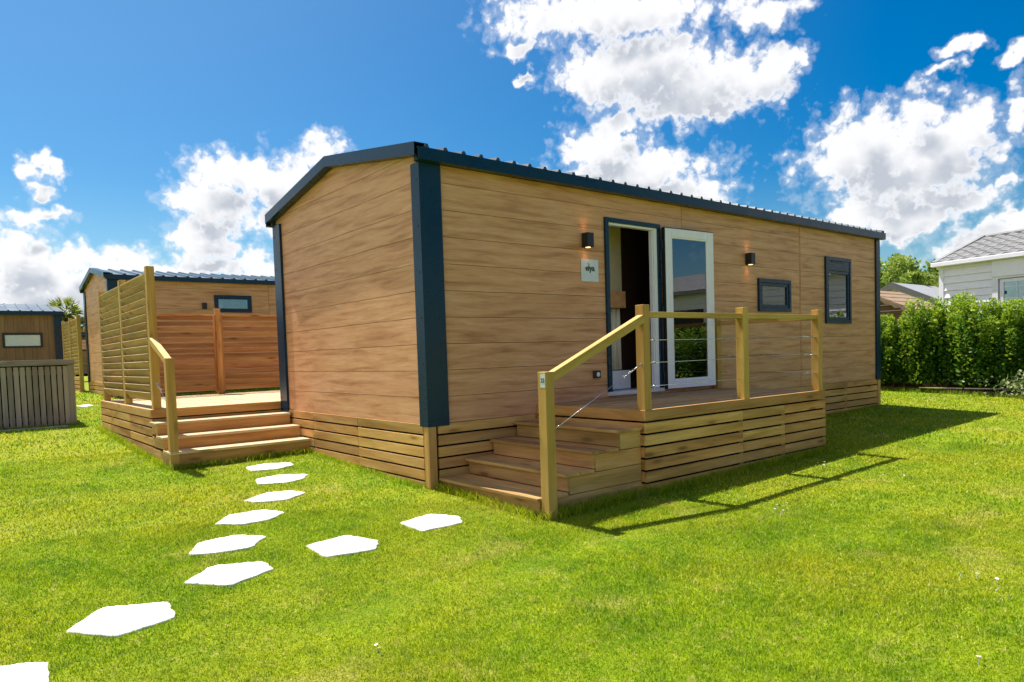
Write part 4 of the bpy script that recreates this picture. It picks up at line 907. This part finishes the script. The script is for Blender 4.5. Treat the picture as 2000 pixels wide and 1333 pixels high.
# ------------------------------------------------------------------ stepping stones
ST = [([(-.97,2.26),(-.98,2.02),(-.74,1.92),(-.52,2.0),(-.49,2.16),(-.72,2.31)], 'white stepping stone nearest the side deck steps'),
([(-1.1,1.56),(-1.17,1.31),(-.92,1.18),(-.73,1.24),(-.60,1.43),(-.84,1.6)], 'white stepping stone second from the side deck steps'),
([(-1.50,.70),(-1.44,.58),(-1.19,.49),(-.95,.64),(-1.02,.81),(-1.23,.88)], 'white stepping stone third from the side deck steps'),
([(-1.92,.08),(-1.74,-.08),(-1.53,-.06),(-1.36,.08),(-1.47,.28),(-1.76,.28)], 'white stepping stone fourth from the side deck steps'),
([(-2.28,-.59),(-2.11,-.68),(-1.9,-.70),(-1.72,-.5),(-1.89,-.32),(-2.16,-.36)], 'white stepping stone fifth from the side deck, where the two rows begin to part'),
([(-2.45,-1.13),(-2.24,-1.36),(-1.94,-1.24),(-1.94,-1.05),(-2.07,-1.0),(-2.22,-.93)], 'white stepping stone sixth from the side deck, at the fork of the two rows'),
([(-3.08,-1.48),(-2.89,-1.72),(-2.6,-1.65),(-2.58,-1.40),(-2.73,-1.33),(-2.88,-1.25)], 'largest looking whole white stepping stone, at lower left'),
([(-3.50,-1.86),(-3.34,-2.24),(-3.20,-2.10),(-3.17,-1.82),(-3.28,-1.75),(-3.42,-1.7)], 'white stepping stone cut off by the bottom left corner of the photo'),
([(-1.6,-.91),(-1.6,-1.23),(-1.26,-1.29),(-1.15,-1.12),(-1.27,-.85)], 'five sided white stepping stone halfway to the front deck steps'),
([(-.81,-.82),(-.8,-1.14),(-.45,-1.15),(-.36,-.98),(-.50,-.76)], 'five sided white stepping stone nearest the front deck steps'),
([(-1.45,11.35),(-1.30,11.05),(-1.12,11.2),(-1.18,11.55)], 'pale stepping stone far off beside the grey enclosure')]
def make_stone(poly, label):
    cx = sum(p[0] for p in poly)/len(poly); cy = sum(p[1] for p in poly)/len(poly); cz = g(cx, cy)
    pts = []
    for i in range(len(poly)):
        a = Vector(poly[i]); b_ = Vector(poly[(i+1) % len(poly)])
        for k in range(7):
            u = k/7; q = a.lerp(b_, u); d = (b_-a); nrm = Vector((d.y, -d.x)); q = q+nrm*0.025*math.sin(math.pi*u)*random.uniform(-1, .6)
            q = q+Vector((random.gauss(0, .0035), random.gauss(0, .0035)))
            if k == 0: q = q.lerp(Vector((cx, cy)), 0.035)
            pts.append(q)
    n = len(pts); rings = [(1.0, -0.04), (1.0, 0.006), (0.985, 0.012), (0.93, 0.016), (0.6, 0.018), (0.25, 0.017)]
    vs = []
    for (s_, z) in rings:
        for q in pts:
            x_, y_ = cx+(q.x-cx)*s_, cy+(q.y-cy)*s_; vs.append((x_-cx, y_-cy, g(x_, y_)-cz+z+(random.gauss(0, .0008) if s_ < .95 else 0)))
    vs.append((0, 0, 0.017)); fs = []
    for r_ in range(len(rings)-1):
        for i in range(n): fs.append((r_*n+i, r_*n+(i+1) % n, (r_+1)*n+(i+1) % n, (r_+1)*n+i))
    b0 = (len(rings)-1)*n
    for i in range(n): fs.append((b0+i, b0+(i+1) % n, len(vs)-1))
    mb = MB(); mb.add(vs, fs); o = mb.build('stepping_stone', 'stone', None, smooth=True); o.location = (cx, cy, cz)
    tag(o, label, 'stepping stone', 'white stepping stones laid across the lawn')
for poly, lab in ST: make_stone(poly, lab)

# ------------------------------------------------------------------ grass blades
def inside(P, poly):
    x, y = P[:, 0], P[:, 1]; c_ = np.zeros(len(P), bool); n = len(poly)
    for i in range(n):
        x1_, y1_ = poly[i]; x2_, y2_ = poly[(i+1) % n]
        cond = ((y1_ > y) != (y2_ > y)) & (x < (x2_-x1_)*(y-y1_)/((y2_-y1_) + 1e-12)+x1_); c_ ^= cond
    return c_
CX, CY = cam.location.x, cam.location.y
def sector(r0, r1, n, a0=-4, a1=106):
    a = np.radians(rng.uniform(a0, a1, n)); r = np.sqrt(rng.uniform(r0*r0, r1*r1, n)); return np.stack([CX+r*np.cos(a), CY+r*np.sin(a)], 1)
def keep(P):
    k = ~((P[:, 0] > -0.01) & (P[:, 0] < 9.27) & (P[:, 1] > -0.01) & (P[:, 1] < 3.62))
    k &= ~((P[:, 0] > 0.10) & (P[:, 0] < 4.49) & (P[:, 1] > -1.465) & (P[:, 1] < 0.1))
    k &= ~((P[:, 0] > -1.60) & (P[:, 0] < 2.6) & (P[:, 1] > 2.70) & (P[:, 1] < 7.1))
    k &= ~((P[:, 0] > -0.44) & (P[:, 1] > 12.98)); k &= ~((P[:, 0] > 12.35)); k &= ~((P[:, 0] < -1.82) & (P[:, 1] > 7.98))
    for poly, _ in ST:
        cx = sum(p[0] for p in poly)/len(poly); cy = sum(p[1] for p in poly)/len(poly)
        k &= ~inside(P, [(cx+(p[0]-cx)*0.985, cy+(p[1]-cy)*0.985) for p in poly])
    return k
def blades(name, P, h, wd, rnd, lean=1.1):
    n = len(P); z = gnp(P[:, 0], P[:, 1])-0.003; base = np.column_stack([P, z])
    a = rng.random(n)*2*np.pi; d = np.stack([np.cos(a), np.sin(a), np.zeros(n)], 1); ln = (rng.random(n)*lean+0.1)*h
    b = rng.random(n)*2*np.pi; side = np.stack([np.cos(b), np.sin(b), np.zeros(n)], 1)*(wd/2)[:, None]
    up = np.zeros((n, 3)); up[:, 2] = 1
    mid = base+up*(h*0.55)[:, None]+d*(ln*0.35)[:, None]; tip = base+up*(h*0.95)[:, None]+d*ln[:, None]
    V = np.stack([base-side, base+side, mid+side*.8, mid-side*.8, tip], 1).reshape(-1, 3).astype(np.float32)
    i = np.arange(n)*5; F = np.stack([i, i+1, i+2, i+3, i+3, i+2, i+4], 1).reshape(-1).astype(np.int32)
    me = bpy.data.meshes.new(name); me.vertices.add(5*n); me.vertices.foreach_set('co', V.ravel()); me.loops.add(7*n); me.loops.foreach_set('vertex_index', F)
    ls = np.stack([np.arange(n)*7, np.arange(n)*7+4], 1).ravel().astype(np.int32); lt = np.tile(np.array([4, 3], np.int32), n)
    me.polygons.add(2*n); me.polygons.foreach_set('loop_start', ls); me.polygons.foreach_set('loop_total', lt)
    at = me.attributes.new('rnd', 'FLOAT', 'POINT'); at.data.foreach_set('value', np.repeat(rnd, 5).astype(np.float32))
    me.update(calc_edges=True); me.materials.append(M['grass'])
    return link(bpy.data.objects.new(name, me))
Ps, Hs, Ws = [], [], []
def tuft(P):   # uneven height over the lawn
    return 0.75+0.5*(np.sin(P[:, 0]*3.1+np.cos(P[:, 1]*2.3)*2)*np.sin(P[:, 1]*3.7+np.sin(P[:, 0]*1.9)*2)*.5+.5)
for r0, r1, n, h, wd in ((1.4, 3.4, 230000, .019, .0027), (3.4, 6.0, 360000, .021, .0036), (6.0, 10, 260000, .024, .0062), (10, 18, 150000, .032, .012), (18, 30, 60000, .05, .025)):
    P = sector(r0, r1, n); P = P[keep(P)]; Ps.append(P); Hs.append(h*tuft(P)*rng.uniform(.55, 1.25, len(P))); Ws.append(np.full(len(P), wd)*rng.uniform(.7, 1.3, len(P)))
# longer unmown grass along the feet of walls, steps and posts
def edge(p0, p1, n, h=0.085, spread=0.05):
    u = rng.random(n)[:, None]; P = np.array(p0)*(1-u)+np.array(p1)*u+rng.normal(size=(n, 2))*spread*.6; P = P[keep(P)]
    Ps.append(P); Hs.append(h*rng.uniform(.4, 1.3, len(P))); Ws.append(np.full(len(P), .0045))
edge((0.06, -0.05), (0.06, -1.50), 1500); edge((0.1, -1.50), (1.3, -1.50), 2200, .10); edge((1.3, -1.52), (4.5, -1.52), 5200, .08); edge((-0.05, 0.0), (-0.05, 2.7), 1700, .05)
edge((-1.65, 2.66), (-0.03, 2.66), 1900, .08); edge((-1.64, 2.7), (-1.64, 7.1), 2600, .07); edge((4.55, -0.05), (9.2, -0.05), 3500, .06); edge((12.3, -1.6), (12.3, 2.5), 2600, .10, .12); edge((-4.5, 7.95), (-1.8, 7.95), 1500, .06)
P = np.concatenate(Ps); H = np.concatenate(Hs); Wd = np.concatenate(Ws)
gr = blades('grass', P, H, Wd, rng.random(len(P))); tag(gr, 'short sunlit yellow green lawn grass with a few dry blades', 'grass', kind='stuff')

# ------------------------------------------------------------------ daisies
DA = [(1.51,-2.58),(1.64,-2.53),(1.51,-2.65),(1.75,-2.55),(1.43,-2.68),(3.58,-1.87),(3.65,-1.89),(3.6,-1.96),(3.51,-1.95),(3.34,-2.54),(3.28,-2.61),(3.36,-2.61),(3.46,-2.75),(.86,-4.26),(.72,-4.3),(.64,-4.39),(.86,-4.17),(.82,-4.1),(-.25,-4.53),(2.51,-2.09),(-1.99,-2.69),(-2.01,-2.74)]
me_d = None
for (x, y) in DA:
    if me_d is None:
        mb = MB(); vs = [(0, 0, 0.034)]; N_ = 20
        for k in range(N_): a = 2*math.pi*k/N_; r_ = 0.0105 if k % 2 == 0 else 0.007; vs.append((math.cos(a)*r_, math.sin(a)*r_, 0.036))
        mb.add(vs, [(0, k+1, (k+1) % N_+1) for k in range(N_)]); mb.tube([(0, 0, -.01), (0.002, 0, 0.033)], 0.0010, 5)
        dd = mb.build('daisy', 'white_pvc'); me_d = dd.data; me_d.materials.append(plain('daisy_centre', (0.7, 0.5, 0.03), 0.8)); 
        bm = bmesh.new(); bm.from_mesh(me_d); r = bmesh.ops.create_icosphere(bm, subdivisions=1, radius=0.0035, matrix=Matrix.Translation((0, 0, 0.036)))
        for f_ in {f_ for v_ in r['verts'] for f_ in v_.link_faces}: f_.material_index = 1
        bm.to_mesh(me_d); bm.free()
    else: dd = link(bpy.data.objects.new('daisy', me_d))
    dd.location = (x, y, g(x, y)); dd.rotation_euler = (random.gauss(0, .25), random.gauss(0, .25), random.random()*6)
    tag(dd, 'tiny white daisy in the sunny lawn grass', 'daisy', 'white daisies dotted over the lawn')
